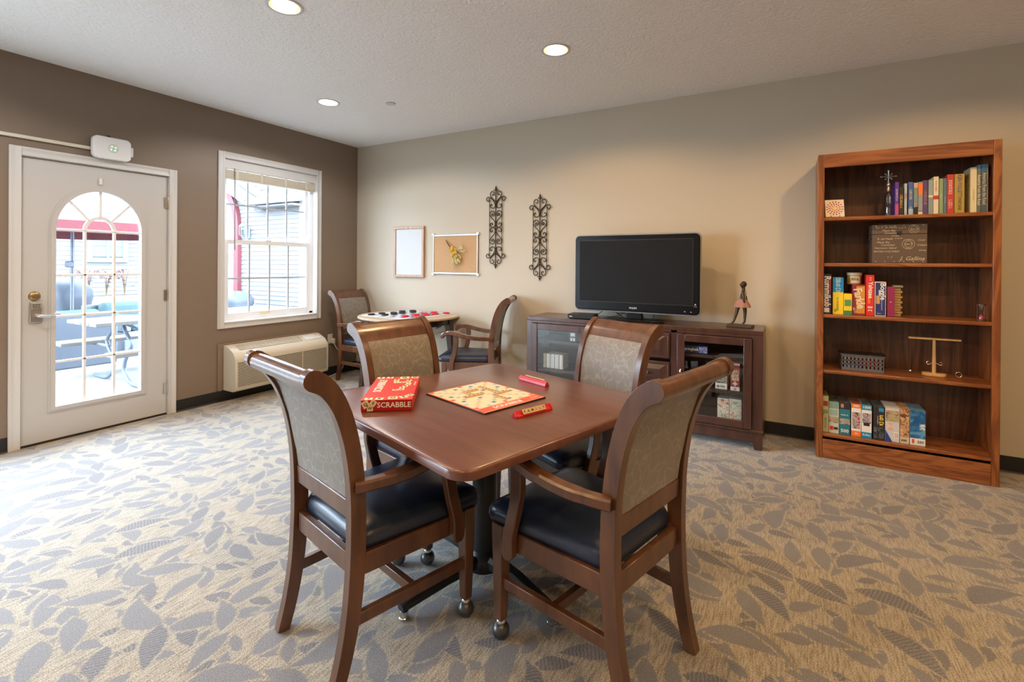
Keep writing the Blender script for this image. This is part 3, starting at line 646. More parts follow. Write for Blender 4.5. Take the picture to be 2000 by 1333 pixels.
for k in range(16):
    G().ball((.01+rnd.gauss(0,.028), -.03+rnd.uniform(-.02,.012), -.005+rnd.gauss(0,.026)), rnd.uniform(.010,.018), 8, 6, 1, .7, 1.1).build('flower', M_yel, fl, smooth=True)
ends = [(.13,.02),(.145,-.02),(.12,.035),(.07,-.10),(.085,-.125),(.05,-.14),(.035,-.11),(.015,-.17),(.0,-.14),(.10,-.08)]
for ex, ez in ends:
    pth = smoothpath([(.0,-.02,-.01),(ex*.55,-.035,ez*.4),(ex,-.03,ez)],6); G().tube(pth, [.002]*8+[.004,.007,.007,.005,.002][:len(pth)-8], 6).build('sprig', M_pale, fl, smooth=True)
    for k in range(3): G().ball((ex+rnd.gauss(0,.008),-.03,ez+rnd.gauss(0,.012)), .0065, 6, 5, 1, 1, 1.9).build('seed_head', M_pale, fl, smooth=True)

# wrought iron wall ornaments
M_wi = mat('wrought_iron', (.030,.022,.018), .5, .5)
S1 = [(0,290),(25,262),(60,228),(76,195),(70,163),(48,148),(28,160),(24,182),(38,196),(50,188)]
S2 = [(95,248),(90,262),(102,272),(120,262),(128,242),(112,220),(85,222),(52,245),(22,285),(8,325),(18,352),(45,360),(72,345),(76,322),(60,312),(48,325)]
S3 = [(30,440),(42,428),(54,438),(48,455),(28,455),(16,430),(28,402),(52,395),(76,412),(80,440),(62,475),(30,508),(8,545),(10,580),(35,602),(65,590),(75,562),(60,545),(42,555),(48,572)]
def ornament(loc, label, h=.862):
    t = thing('iron_wall_ornament', label, 'wall ornament', loc, 0, 'pair of scrolled iron wall ornaments'); k = h/1050
    def pt(x, y): return (x*k*1.08, -.014, (603-y)*k)
    G().tube([pt(0,140),pt(0,1066)], .0052, 8).build('centre_bar', M_wi, t, smooth=True)
    for s in (-1,1):
        G().tube([pt(s*84,225),pt(s*84,981)], .0034, 6).build('side_bar', M_wi, t, smooth=True)
        for S in (S1,S2,S3):
            for fl_ in (0,1):
                G().tube(smoothpath([pt(s*x, 1206-y if fl_ else y) for x, y in S],4), .0042, 6).build('scroll', M_wi, t, smooth=True)
    for fz in (1,-1):
        z = fz*h/2
        f = G().lathe([(.001,0),(.004,-.012),(.010,-.026),(.005,-.042),(.006,-.05),(.004,-.06)] if fz > 0 else [(.004,.06),(.006,.05),(.005,.042),(.010,.026),(.004,.012),(.001,0)], 8, (0,-.014,z)).build('finial', M_wi, t, smooth=True)
        for s in (-1,1): G().tube(smoothpath([(0,-.014,z-fz*.055),(s*.016,-.014,z-fz*.042),(s*.022,-.014,z-fz*.05)],4), .004, 6).build('leaf', M_wi, f, smooth=True)
    for z in (-.25,.25): G().tube([(0,0,z),(0,-.014,z)], .004, 6).build('wall_peg', M_wi, t)
ornament((2.017,0,1.69), 'scrolled black iron wall ornament hanging next to the cork board')
ornament((2.524,0,1.577), 'scrolled black iron wall ornament hanging next to the television')

# ------------------------------------------------------------------ checkers table in the corner
CZ = .775; ccx, ccy, cr = 1.195, -.385, .52
M_dw = wood('dark_walnut', (.035,.018,.012), (.075,.04,.028), (10,10,2), .4, .2); M_tan = wood('pale_top', (.42,.32,.21), (.55,.44,.30), (3,20,20), .45, .1)
ct = thing('drop_leaf_table', 'round drop leaf table with dark splayed legs below the whiteboard', 'table', (ccx,ccy,0))
chord = .315; a0 = math.asin(chord/cr)
out = [(cr*math.cos(a), cr*math.sin(a)) for a in [math.pi-a0+ (math.pi+2*a0)*k/48 for k in range(49)]]
G().prism(out, CZ-.022, CZ, 'z').build('tabletop', M_tan, ct, bevel=.006)
leaf = [(cr*math.cos(a), cr*math.sin(a)-chord) for a in [a0+(math.pi-2*a0)*k/24 for k in range(25)]]
G().prism([(x, CZ-.03-v) for x, v in leaf], chord+.003, chord+.022, 'y').build('drop_leaf', M_tan, ct, bevel=.004)
G().box(-.36,.36,-.27,.25,CZ-.10,CZ-.022).build('apron', M_dw, ct, bevel=.003)
for sx in (-1,1):
    for sy in (-1,1): G().frus((sx*.40,sy*.27-.01,0),(.045,.045),(sx*.335,sy*.235-.01,CZ-.03),(.07,.07)).build('leg', M_dw, ct, bevel=.004)
    G().prism([(sx*.36,CZ-.024),(sx*.47,CZ-.024),(sx*.40,CZ-.10),(sx*.36,CZ-.12)][::sx], -.02, .02, 'y').build('leaf_bracket', M_dw, ct, bevel=.003)
mt_ = thing('checkers_mat', 'white fabric checkers mat with dark squares spread on the corner table', 'mat', (ccx-.01,ccy-.012,CZ), R(-4))
mh = .335
G().prism(rrect(-mh,mh,-mh,mh,.02,3), 0, .004, 'z').build('cloth', mat('white_mat', (.62,.64,.70), .8), mt_)
sq_m = mat('mat_navy_squares', (.13,.14,.20), .8); sp_ = .066
for i in range(8):
    for j in range(8):
        if (i+j)%2: continue
        x, y = -4*sp_+(i+.5)*sp_, -4*sp_+(j+.5)*sp_
        G().box(x-.031,x+.031,y-.031,y+.031,.004,.0046).build('mat_square', sq_m, mt_)
for y in (-.30,.30): text('~14', .035, mat('mat_print',(.05,.05,.07),.8), mt_, (0,y,.0046), '+z', 0, .3)
M_cb = mat('black_checker', (.018,.019,.022), .4); M_cr = mat('red_checker', (.62,.02,.025), .4)
cg = G().lathe([(.030,0),(.036,.002),(.036,.014),(.032,.016),(.028,.013),(.001,.013)], 20)
proto = {}
def checker(x, y, z, red, label):
    if red not in proto: proto[red] = cg.build('checker', M_cr if red else M_cb, smooth=True); o = proto[red]
    else: o = proto[red].copy(); C.objects.link(o)
    o.location = (x, y, z); tag(o, label, 'checker', 'red checkers' if red else 'black checkers')
BLACK = [(0.921, -0.654), (0.935, -0.519), (1.054, -0.597), (0.999, -0.412), (1.069, -0.482), (0.958, -0.237), (1.073, -0.363), (1.014, -0.129), (1.096, -0.215)]
RED = [(1.326, -0.596), (1.316, -0.425), (1.443, -0.548), (1.323, -0.296), (1.42, -0.387), (1.318, -0.136), (1.431, -0.256), (1.478, -0.129)]
ORD = ['first','second','third','fourth','fifth','sixth','seventh','eighth','ninth']
for lst, red in ((BLACK,False),(RED,True)):
    for i, (x, y) in enumerate(lst): checker(x, y, CZ+.0048, red, '%s %s checker from the left on the corner table' % (ORD[i], 'red' if red else 'black'))

# ------------------------------------------------------------------ television cabinet
M_cab = wood('espresso_cherry', (.035,.013,.009), (.085,.033,.022), (7,7,1.3), .32, .4)
M_cabin = mat('cabinet_inside', (.045,.022,.016), .5)
M_cglass = glassmat('cabinet_glass', (.93,.95,.95), .06)
cab = thing('tv_cabinet', 'dark cherry television cabinet with glass doors and raised panel drawers', 'cabinet', (3.5475,-.22,0))
hw, yf, yb, zt, zb = .9405, -.21, .205, .848, .13
G().box(-hw,hw,yf,yb,.815,zt).build('top_panel', M_cab, cab, bevel=.004)
G().box(-hw,-hw+.03,yf+.02,yb,zb,.815).build('side_panel', M_cab, cab); G().box(hw-.03,hw,yf+.02,yb,zb,.815).build('side_panel', M_cab, cab)
G().box(-hw+.03,hw-.03,yf+.01,yb,zb,.155).build('bottom_panel', M_cabin, cab); G().box(-hw+.03,hw-.03,yb-.012,yb,.155,.815).build('back_panel', M_cabin, cab)
for x in (-.345,.330): G().box(x-.012,x+.012,yf+.012,yb-.012,.155,.815).build('divider', M_cabin, cab)
G().box(-hw-.004,hw+.004,yf-.006,yf+.03,.118,.142).build('base_moulding', M_cab, cab, bevel=.006)
G().box(-hw+.02,hw-.02,yf+.004,yf+.02,.05,.12).build('skirt', M_cab, cab, bevel=.003)
for sx in (-1,1):
    for y0 in (yf, yb-.07): G().frus((sx*(hw-.028),y0+.03,0),(.05,.05),(sx*(hw-.04),y0+.035,.13),(.08,.07)).build('foot', M_cab, cab, bevel=.004)
for x0, x1, q0, q1 in ((-hw,-.887,.13,.815),(.872,hw,.13,.815),(-.370,-.327,.142,.815),(.307,.355,.142,.815),(-.887,.872,.794,.815)): G().box(x0,x1,yf,yf+.02,q0,q1).build('face_frame', M_cab, cab, bevel=.002)
for a, b in ((-.885,-.372),(.357,.870)):
    dr = thing('glass_door', None, None); dr.parent = cab
    s, z0, z1 = .055, .146, .792
    G().box(a,a+s,yf-.018,yf,z0,z1).build('door_stile', M_cab, dr, bevel=.004); G().box(b-s,b,yf-.018,yf,z0,z1).build('door_stile', M_cab, dr, bevel=.004)
    G().box(a+s,b-s,yf-.018,yf,z1-s,z1).build('door_rail', M_cab, dr, bevel=.004); G().box(a+s,b-s,yf-.018,yf,z0,z0+s).build('door_rail', M_cab, dr, bevel=.004)
    G().box(a+s,b-s,yf-.010,yf-.007,z0+s,z1-s).build('glass_pane', M_cglass, dr)
    kx = a+.03 if a > 0 else b-.03
    G().lathe([(.004,0),(.004,-.012),(.008,-.016),(.008,-.024),(.001,-.028)], 12, (kx,yf-.018,.51), 'y').build('knob', M_steel, dr, smooth=True)
    G().ob((kx,yf-.034,.503), (.012,.010,.05)).build('pull', M_steel, dr, bevel=.004)
for k, (z0, z1) in enumerate(((.590,.792),(.385,.567),(.150,.362))):
    dw = G().box(-.325,.305,yf-.012,yf,z0,z1).build('drawer', M_cab, cab, bevel=.004)
    g = G(); g.frus((-.01,0,0),(.57,z1-z0-.05),(-.01,0,.012),(.49,z1-z0-.13)); g.M = None
    g2 = G(); g2.M = Matrix.Translation((0,yf-.012,(z0+z1)/2)) @ Matrix.Rotation(R(90),4,'X'); g2.frus((-.01,0,0),(.57,z1-z0-.05),(-.01,0,.011),(.48,z1-z0-.12)); g2.build('raised_panel', M_cab, dw)
    for x0,x1,q0,q1 in ((-.318,.298,z1-.018,z1-.008),(-.318,.298,z0+.008,z0+.018),(-.318,-.308,z0+.008,z1-.008),(.288,.298,z0+.008,z1-.008)): G().box(x0,x1,yf-.019,yf-.012,q0,q1).build('bead', M_cab, dw, bevel=.003)
    for x in (-.17,.15): G().lathe([(.005,0),(.005,-.012),(.013,-.018),(.012,-.026),(.001,-.029)], 14, (x,yf-.023,(z0+z1)/2), 'y').build('knob', mat('dark_knob', (.05,.04,.035), .3, .7), dw, smooth=True)
for x0, x1 in ((-.90,-.36),(.345,.90)):
    for z in ((.60,.642) if x0 < 0 else (.60,.642), (.350,.393)): G().box(x0,x1,yf+.025,yb-.02,z[0]+.02,z[1]).build('shelf', M_cabin, cab)
CX, CYY = 3.5475, -.22

# ------------------------------------------------------------------ print helpers: boxes and books seen from the front
def P(name, col, rough=.45): return mat('ink_'+name, col, rough)
WHT, BLK, YEL, RED_, BLU, ORG, GRN, GLD = P('white',(.82,.82,.8)), P('black',(.015,.015,.016)), P('yellow',(.85,.62,.03)), P('red',(.62,.02,.03)), P('blue',(.02,.06,.32)), P('orange',(.85,.20,.03)), P('green',(.05,.25,.08)), P('gold',(.65,.48,.16))
def art(name, c1, c2, c3, scale=30):                    # small printed picture: mottled colour fields
    key = 'art_'+name
    if key in _m: return _m[key]
    m, nt, b = nodes(key); N = nt.nodes.new; L = nt.links.new
    tc = N('ShaderNodeTexCoord'); no = N('ShaderNodeTexNoise'); no.inputs['Scale'].default_value = scale; no.inputs['Detail'].default_value = 4; no.inputs['Distortion'].default_value = 1.2
    rp = N('ShaderNodeValToRGB'); rp.color_ramp.interpolation = 'EASE'; e = rp.color_ramp.elements; e[0].position = .36; e[0].color = (*c1,1); e[1].position = .64; e[1].color = (*c3,1); q = e.new(.5); q.color = (*c2,1)
    L(tc.outputs['Object'], no.inputs['Vector']); L(no.outputs['Fac'], rp.inputs[0]); L(rp.outputs[0], b.inputs['Base Color']); b.inputs['Roughness'].default_value = .4; _m[key] = m; return m
def carton(name, label, x0, x1, y0, y1, z0, z1, m, panels=(), texts=(), cat='box', group=None, parent_parts=True, tilt=0):
    """printed carton, front face at y0 looking at -y; panels (u0,u1,v0,v1,mat), texts (str,u,v,size,mat,spin,bold,squash)"""
    cx, cy_ = (x0+x1)/2, (y0+y1)/2; t = thing(name, label, cat, (cx,cy_,z0), 0, group); w_, d_, h_ = x1-x0, y1-y0, z1-z0
    if tilt: t.rotation_euler = (0, tilt, 0)
    G().box(-w_/2,w_/2,-d_/2,d_/2,0,h_).build('carton', m, t, bevel=.0012)
    for k, (u0,u1,v0,v1,pm) in enumerate(panels): G().box(-w_/2+u0*w_,-w_/2+u1*w_,-d_/2-.0006-.0001*k,-d_/2,v0*h_,v1*h_).build('printed_panel', pm, t)
    for (s, u, v, size, tm, spin, bold, sq_) in texts: text(s, size, tm, t, (-w_/2+u*w_, -d_/2-.0016, v*h_), '-y', spin, bold, .0003, squash=sq_)
    return t
DN = R(-90)
# contents of the cabinet
fy = -.375
carton('puzzle_box', 'dark blue puzzle box lying on the top shelf behind the right glass door', 3.925, 4.114, fy, -.12, .643, .70, P('indigo',(.03,.04,.13)), [(.68,.98,.1,.9,art('sky',(.1,.15,.4),(.3,.3,.6),(.6,.6,.8)))], [('springbok',.36,.5,.032,WHT,0,.5,.9)], group='puzzle boxes in the cabinet')
carton('puzzle_box', 'white and teal puzzle box marked 550 behind the right glass door', 4.169, 4.25, fy, -.20, .394, .515, WHT, [(0,1,.36,1,art('turtle',(.03,.12,.18),(.45,.25,.1),(.2,.45,.5),45))], [('550',.62,.17,.022,BLK,0,.5,1),('o',.25,.18,.03,BLK,0,2,1)], group='puzzle boxes in the cabinet')
carton('puzzle_box', 'tall red puzzle box with a jigsaw piece mark behind the right glass door', 4.273, 4.334, fy, -.20, .394, .594, P('brick_red',(.33,.03,.04)), [(.08,.92,.36,.76,art('folk',(.3,.05,.03),(.75,.6,.4),(.1,.08,.12),60)),(0,1,0,.14,WHT),(0,1,.93,1,WHT)], [('+',.5,.24,.06,WHT,0,2,1),('~9',.5,.965,.011,BLK,0,0,1),('o',.5,.07,.03,BLK,0,1,1)], group='puzzle boxes in the cabinet')
carton('puzzle_box', 'white puzzle box with birds and a striped animal on the cabinet floor', 4.185, 4.265, fy, -.20, .155, .325, WHT, [(.02,.98,.02,.98,art('animals',(.55,.06,.1),(.85,.85,.82),(.5,.55,.1),48)),(.35,.8,.06,.36,art('stripes',(.02,.02,.02),(.85,.85,.8),(.02,.02,.02),90))], group='puzzle boxes in the cabinet')
carton('puzzle_box', 'pastel flowered puzzle box at the right end of the cabinet floor', 4.268, 4.348, fy, -.20, .155, .33, WHT, [(.02,.98,.02,.98,art('flowers',(.2,.4,.32),(.8,.82,.7),(.75,.25,.15),50))], group='puzzle boxes in the cabinet')
for k, (x, wd, hh) in enumerate(((3.99,.13,.05),(4.03,.12,.045))): carton('media_player', ('black media player on the middle shelf behind the right glass door','slim black media player stacked on the middle shelf of the cabinet')[k], x-.06, x-.06+wd*1.0, -.34, -.12, .394+k*.052, .394+hh+k*.052, BLK, [(.1,.5,.3,.7,P('grey',(.25,.25,.25)))], cat='media player')
carton('storage_box', 'black box with white lettering on the top shelf behind the left glass door', 2.99, 3.06, fy, -.2, .643, .73, BLK, [(.2,.8,.55,.9,WHT),(.2,.45,.1,.4,WHT),(.55,.8,.1,.4,WHT)])
rnd = random.Random(5); x = 2.743
cdp = None
for k in range(18):
    o = G().box(0,.0092,0,.125,0,.124).build('music_disc_case', mat('disc_case_%d' % (k%4), ((.75,.76,.75),(.62,.64,.66),(.35,.37,.4),(.8,.78,.72))[k%4], .25))
    o.location = (x, -.37+rnd.uniform(0,.006), .394); x += .0105
    tag(o, '%s disc case in the row behind the left glass door' % (['first','second','third','fourth','fifth','sixth','seventh','eighth','ninth','tenth','eleventh','twelfth','thirteenth','fourteenth','fifteenth','sixteenth','seventeenth','eighteenth'][k]+' pale'), 'disc case', 'disc cases in the cabinet')

# ------------------------------------------------------------------ television
M_piano = mat('piano_black', (.006,.006,.007), .28, spec=.18); M_screen = mat('lcd_screen', (.010,.010,.011), .5, spec=.12)
tv = thing('television', 'large black flat television with a clear outer rim standing on the cabinet', 'television', (3.524,-.255,zt+0.0005), R(-2.5))
w_, h0, h1 = .522, .075, .712
G().prism(rrect(-w_,w_,h0,h1,.035,6), -.035, .0, 'y').build('bezel', M_piano, tv, bevel=.006)
G().prism(rrect(-w_-.012,w_+.012,h0-.012,h1+.012,.045,6), -.018, -.010, 'y').build('clear_rim', mat('smoky_clear_rim', (.30,.31,.31), .15, spec=.4), tv, bevel=.003)
G().prism(rrect(-w_+.06,w_-.06,h0+.04,h1-.03,.03,4), 0, .06, 'y').build('rear_shell', M_black, tv, bevel=.01)
G().box(-w_+.04,w_-.052,-.0365,-.034,h0+.075,h1-.042).build('screen', M_screen, tv)
G().box(-w_+.036,w_-.048,-.0362,-.0345,h0+.071,h1-.038).build('screen_border', M_black, tv)
text('PHILIPS', .020, mat('silver_print',(.7,.7,.7),.3), tv, (.0,-.0362,h0+.03), '-y', 0, .6)
text('e', .026, mat('silver_print',(.7,.7,.7),.3), tv, (w_-.03,-.0362,h0+.085), '-y', 0, .3); text('~6', .007, mat('silver_print',(.7,.7,.7),.3), tv, (w_-.03,-.0362,h0+.067), '-y', 0, .3)
G().box(w_-.115,w_-.103,-.037,-.035,h0+.022,h0+.027).build('power_light', mat('dim_light',(.5,.5,.5),.3), tv); G().box(w_-.066,w_-.058,-.037,-.035,h0+.02,h0+.026).build('sensor', mat('dim_light',(.5,.5,.5),.3), tv)
G().frus((0,.015,.012),(.14,.05),(0,.02,.10),(.11,.04)).build('neck', M_piano, tv, bevel=.006)
G().prism(rpoly([(-.27,-.10),(.27,-.10),(.22,.11),(-.22,.11)],.03,5), 0, .013, 'z').build('stand_base', M_piano, tv, bevel=.003)
dv = thing('disc_player', 'flat black disc player on the cabinet left of the television base', 'disc player', (3.09,-.335,zt+.0005), R(6))
G().box(-.10,.125,-.085,.085,.005,.042).build('case', M_black, dv, bevel=.003); G().box(-.095,.12,-.0862,-.084,.01,.037).build('front_panel', mat('dark_blue_black',(.02,.025,.035),.25), dv); G().box(-.085,-.06,-.0868,-.086,.018,.026).build('display_light', mat('pale_led',(.5,.6,.7),.3), dv)
for x in (-.08,.105):
    for y in (-.065,.065): G().lathe([(.008,0),(.008,.006)], 10, (x,y,-.0)).build('foot', M_black, dv)
cb = thing('cable_tangle', 'thin black cables looping behind the television base on the cabinet top', 'cable')
for pts in ([(3.20,-.30,.868),(3.25,-.22,.915),(3.32,-.20,.92),(3.40,-.19,.87),(3.44,-.21,.8525)], [(3.24,-.27,.8525),(3.32,-.23,.868),(3.40,-.21,.885),(3.43,-.20,.925),(3.44,-.19,.95)], [(3.36,-.20,.89),(3.42,-.2,.905),(3.44,-.21,.885)], [(3.62,-.2,.93),(3.66,-.2,.915),(3.675,-.21,.88),(3.66,-.25,.8525)]):
    G().tube(smoothpath(pts,6), .0032, 6).build('cable', M_black, cb, smooth=True)

# ------------------------------------------------------------------ bronze figurine: a plain standing girl in a skirt
fg = thing('figurine', 'small bronze figurine of a girl in a rose skirt standing on the cabinet', 'figurine', (4.325,-.235,zt+.0005), R(-8))
M_brz = mat('bronze', (.075,.052,.035), .42, .6, vary=.3, vscale=40)
G().box(-.088,.088,-.055,.055,0,.018).build('plinth', M_brz, fg, bevel=.002)
sk = bpy.data.meshes.new('body'); 
J = [((.012,0,.185),.021),((.015,0,.215),.017),((.018,0,.255),.021),((.022,0,.278),.011),((.020,0,.297),.010),((.016,-.003,.318),.0215),((.014,-.004,.335),.017),
     ((-.012,-.012,.165),.015),((-.022,-.014,.11),.0105),((-.045,-.016,.035),.007),((-.062,-.020,.025),.006),
     ((.026,.012,.165),.015),((.030,.014,.105),.0105),((.026,.014,.035),.007),((.010,.016,.025),.006),
     ((.018,-.026,.262),.009),((.030,-.034,.215),.0065),((.034,-.022,.165),.006),((.018,.026,.262),.009),((.034,.034,.215),.0065),((.040,.020,.165),.006)]
E_ = [(0,1),(1,2),(2,3),(3,4),(4,5),(5,6),(0,7),(7,8),(8,9),(9,10),(0,11),(11,12),(12,13),(13,14),(2,15),(15,16),(16,17),(2,18),(18,19),(19,20)]
sk.from_pydata([j[0] for j in J], E_, []); ob = bpy.data.objects.new('body', sk); C.objects.link(ob); ob.parent = fg
ob.modifiers.new('skin','SKIN'); sk.skin_vertices.new() if not sk.skin_vertices else None
for i, j in enumerate(J): sk.skin_vertices[0].data[i].radius = (j[1]*1.22, j[1]*1.15)
sk.skin_vertices[0].data[0].use_root = True
ss = ob.modifiers.new('sub','SUBSURF'); ss.levels = 2; ss.render_levels = 2; ob.modifiers['skin'].use_smooth_shade = True
sk.materials.append(M_brz)
n = 40
G().loft([[((r*(1+.05*math.sin(9*2*math.pi*k/n)*q))*math.cos(2*math.pi*k/n)+.012, (r*.85*(1+.05*math.sin(9*2*math.pi*k/n)*q))*math.sin(2*math.pi*k/n), h) for k in range(n)] for r, h, q in ((.023,.218,0),(.036,.20,.4),(.050,.175,.9),(.058,.150,1.3),(.054,.149,1.3),(.03,.165,.5))], False, False).build('skirt', mat('rose_patina', (.34,.16,.13), .7, vary=.2, vscale=50), fg, smooth=True)
G().loft([[(r*math.cos(2*math.pi*k/20)+cx, r*.8*math.sin(2*math.pi*k/20), h) for k in range(20)] for r, h, cx in ((.0215,.212,.014),(.022,.235,.016),(.0245,.258,.018),(.020,.270,.019))], False, False).build('bodice', mat('pale_patina', (.34,.36,.38), .6, vary=.2, vscale=60), fg, smooth=True)
G().ball((.022,0,.322), .0225, 14, 10, .95, 1, 1.05).build('hair', mat('dark_bronze_hair',(.04,.03,.022),.45,.5), fg, smooth=True)

# ------------------------------------------------------------------ bookcase
M_oakV = wood('oak_vertical', (.16,.046,.012), (.33,.112,.032), (13,13,.75), .34, .3, wave=.3, contrast=(.3,.7))
M_oakH = wood('oak_horizontal', (.16,.046,.012), (.33,.112,.032), (.75,13,13), .34, .3, wave=.3, contrast=(.3,.7))
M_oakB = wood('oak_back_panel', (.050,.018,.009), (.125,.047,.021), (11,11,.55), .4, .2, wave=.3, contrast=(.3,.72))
BX0, BX1, BF, BB = 4.811, 5.738, -.335, -.012
bc = thing('bookcase', 'tall oak bookcase with five shelves against the beige wall', 'bookcase', ((BX0+BX1)/2, 0, 0)); hb = (BX1-BX0)/2; bx_ = (BX0+BX1)/2
for s in (-1,1):
    G().box(*sorted((s*hb, s*(hb-.02))), BF+.02, BB, 0, 2.072).build('side_panel', M_oakV, bc, bevel=.002)
    G().box(*sorted((s*hb, s*(hb-.038))), BF, BF+.02, 0, 2.075).build('face_stile', M_oakV, bc, bevel=.003)
G().box(-hb+.038, hb-.038, BF, BF+.02, 1.984, 2.075).build('top_rail', M_oakH, bc, bevel=.003)
G().box(-hb+.038, hb-.038, BF, BF+.02, 0, .128).build('kick_board', M_oakH, bc, bevel=.003)
G().box(-hb+.02, hb-.02, BF+.02, BB, 2.05, 2.07).build('top_panel', M_oakH, bc)
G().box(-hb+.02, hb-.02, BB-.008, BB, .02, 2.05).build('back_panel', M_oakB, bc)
SH = [1.645, 1.333, .981, .602, .167]
for z in SH: G().box(-hb+.021, hb-.021, BF+.008, BB-.009, z-.024, z).build('shelf', M_oakH, bc, bevel=.005)

# books on the top shelf: (x0, x1, top z, cover, spine words, ink, label)
Z0 = SH[0]+.0005
def book(x0, x1, ztop, col, words, ink, label, yf=-.245, band=None, size=None, spin=DN):
    w_, h_, d_ = x1-x0-.001, ztop-Z0, .105+.35*(ztop-Z0-.17); t = thing('book', label, 'book', ((x0+x1)/2, yf, Z0), 0, 'books on the top shelf')
    m = mat('cover_%02x%02x%02x' % tuple(int(255*c) for c in col), col, .4)
    g = G(); g.box(-w_/2,w_/2,-.0005,.003,0,h_); g.box(-w_/2,-w_/2+.0018,.003,d_,0,h_); g.box(w_/2-.0018,w_/2,.003,d_,0,h_); g.build('cover', m, t, bevel=.0008)
    G().box(-w_/2+.0019,w_/2-.0019,.0035,d_-.004,.003,h_-.004).build('page_block', mat('paper', (.70,.64,.52), .8), t)
    for (v0, v1, bm_) in band or (): G().box(-w_/2,w_/2,-.0009,-.0005,v0*h_,v1*h_).build('spine_band', bm_, t)
    for (s, v, sz, im) in words: text(s, sz, im, t, (0,-.0014,v*h_), '-y', spin, .3, .0003, squash=.8)
GLD2 = P('pale_gold',(.75,.62,.30)); CRM = P('cream',(.75,.66,.45)); PNK = P('pink',(.45,.08,.25)); SKY_ = P('pale_blue',(.35,.48,.62)); GRY = P('spine_grey',(.33,.33,.35))
book(5.246,5.266,1.869,(.10,.04,.28),[('~11',.62,.016,P('lilac',(.6,.5,.75)))],None,'purple paperback beside the glass bottle', band=[(.0,.35,PNK)])
book(5.268,5.290,1.832,(.03,.025,.02),[('~12',.5,.019,GLD)],None,'short black book with gold lettering, second from the glass bottle')
book(5.294,5.309,1.856,(.42,.50,.52),[('~7',.6,.012,RED_)],None,'thin pale blue paperback beside the short black book')
book(5.315,5.340,1.863,(.07,.13,.36),[('~9',.62,.018,GLD2),('~5',.2,.012,WHT)],None,'blue paperback with gold lettering among the paperbacks', band=[(.0,.2,SKY_)])
book(5.342,5.364,1.856,(.20,.27,.22),[('~3',.3,.022,WHT)],None,'grey green paperback with a dark lower spine', band=[(0,.33,BLK),(.85,1,P('buff',(.55,.42,.33)))])
book(5.365,5.388,1.860,(.30,.30,.32),[('S',.12,.022,BLK)],None,'grey paperback with an orange block near the top of its spine', band=[(.62,.95,ORG),(0,.1,CRM)])
book(5.388,5.414,1.869,(.09,.06,.17),[('~13',.5,.017,P('copper',(.5,.3,.2)))],None,'dark violet hardback with copper lettering')
book(5.416,5.440,1.869,(.30,.36,.36),[('',.5,.01,WHT)][:0],None,'grey blue paperback beside the cream heart book', band=[(.5,.56,GLD2),(.0,.5,P('slate',(.25,.3,.33)))])
book(5.441,5.467,1.888,(.72,.65,.47),[('~14',.75,.012,P('rust',(.4,.1,.05)))],None,'cream hardback with a small red heart on its spine', band=[(.40,.50,P('heart_red',(.45,.05,.04)))])
book(5.469,5.489,1.874,(.25,.36,.20),[('~8',.5,.011,P('pale_green',(.5,.6,.4)))],None,'pale green slim book beside the cream heart book')
book(5.490,5.506,1.874,(.10,.18,.24),[('~10',.4,.010,SKY_)],None,'dark teal slim book beside the red novel')
book(5.507,5.541,1.896,(.50,.05,.04),[('~9',.68,.022,WHT),('~6',.25,.022,WHT)],None,'thick red novel with white lettering')
book(5.543,5.591,1.895,(.42,.30,.06),[('KEN FOLLETT',.70,.028,BLU),('FORTUNE',.25,.022,BLK)],None,'thick gold novel with blue lettering beside the thick red novel')
book(5.618,5.648,1.931,(.70,.62,.38),[('~14',.4,.012,P('straw',(.5,.42,.2)))],None,'tall pale yellow hardback with a white side', band=[])
book(5.649,5.667,1.943,(.12,.16,.15),[('America From the Road',.48,.024,CRM)],None,'tall dark travel book beside the pale yellow hardback', band=[(.88,1,P('cyan_blue',(.08,.25,.42)))])
book(5.668,5.696,1.945,(.10,.14,.16),[('America From the Road',.5,.025,CRM)],None,'tall dark travel book with a blue top, second from the right end', band=[(.9,1,P('cyan_blue',(.08,.25,.42)))])
book(5.684+.0125,5.6985+.001,1.944,(.62,.48,.40),[('~12',.6,.009,BLK)],None,'thin pink book at the right end of the top shelf')

gb = thing('glass_bottle', 'clear glass bottle with an ornate cross stopper beside the books', 'bottle', (5.218,-.2,Z0))
M_gl = glassmat('clear_bottle_glass', (.86,.86,.86), .12)
G().lathe([(.001,0),(.022,0),(.023,.004),(.023,.135),(.020,.15),(.010,.163),(.009,.172)], 20).build('body', M_gl, gb, smooth=True)
G().lathe([(.009,.172),(.009,.19),(.006,.20),(.011,.207),(.012,.217),(.008,.225)], 16).build('neck', mat('pewter',(.35,.34,.33),.35,.8), gb, smooth=True)
cr_ = G()
for a in range(0,360,45):
    L_ = .040 if a % 90 == 0 else .024; c, s = math.cos(R(a)), math.sin(R(a)); cr_.tube([(0,0,.27),(c*L_*.6,0,.27+s*L_*.6),(c*L_,0,.27+s*L_)], [.003,.0035,.005], 6); cr_.ball((c*L_,0,.27+s*L_), .006, 8, 6)
cr_.build('cross_stopper', mat('pewter',(.35,.34,.33),.35,.8), gb, smooth=True)
kd = thing('flower_tile', 'small cream tile printed with a magenta dahlia leaning on an easel', 'tile', (4.915,-.275,Z0), R(8))
lean = Matrix.Rotation(R(-14),4,'X')
g = G(); g.M = lean; g.box(-.056,.056,0,.008,.006,.131); g.build('tile', mat('cream_tile',(.72,.66,.52),.4), kd, bevel=.001)
pm_ = P('magenta',(.42,.02,.12)); g = G(); g.M = lean
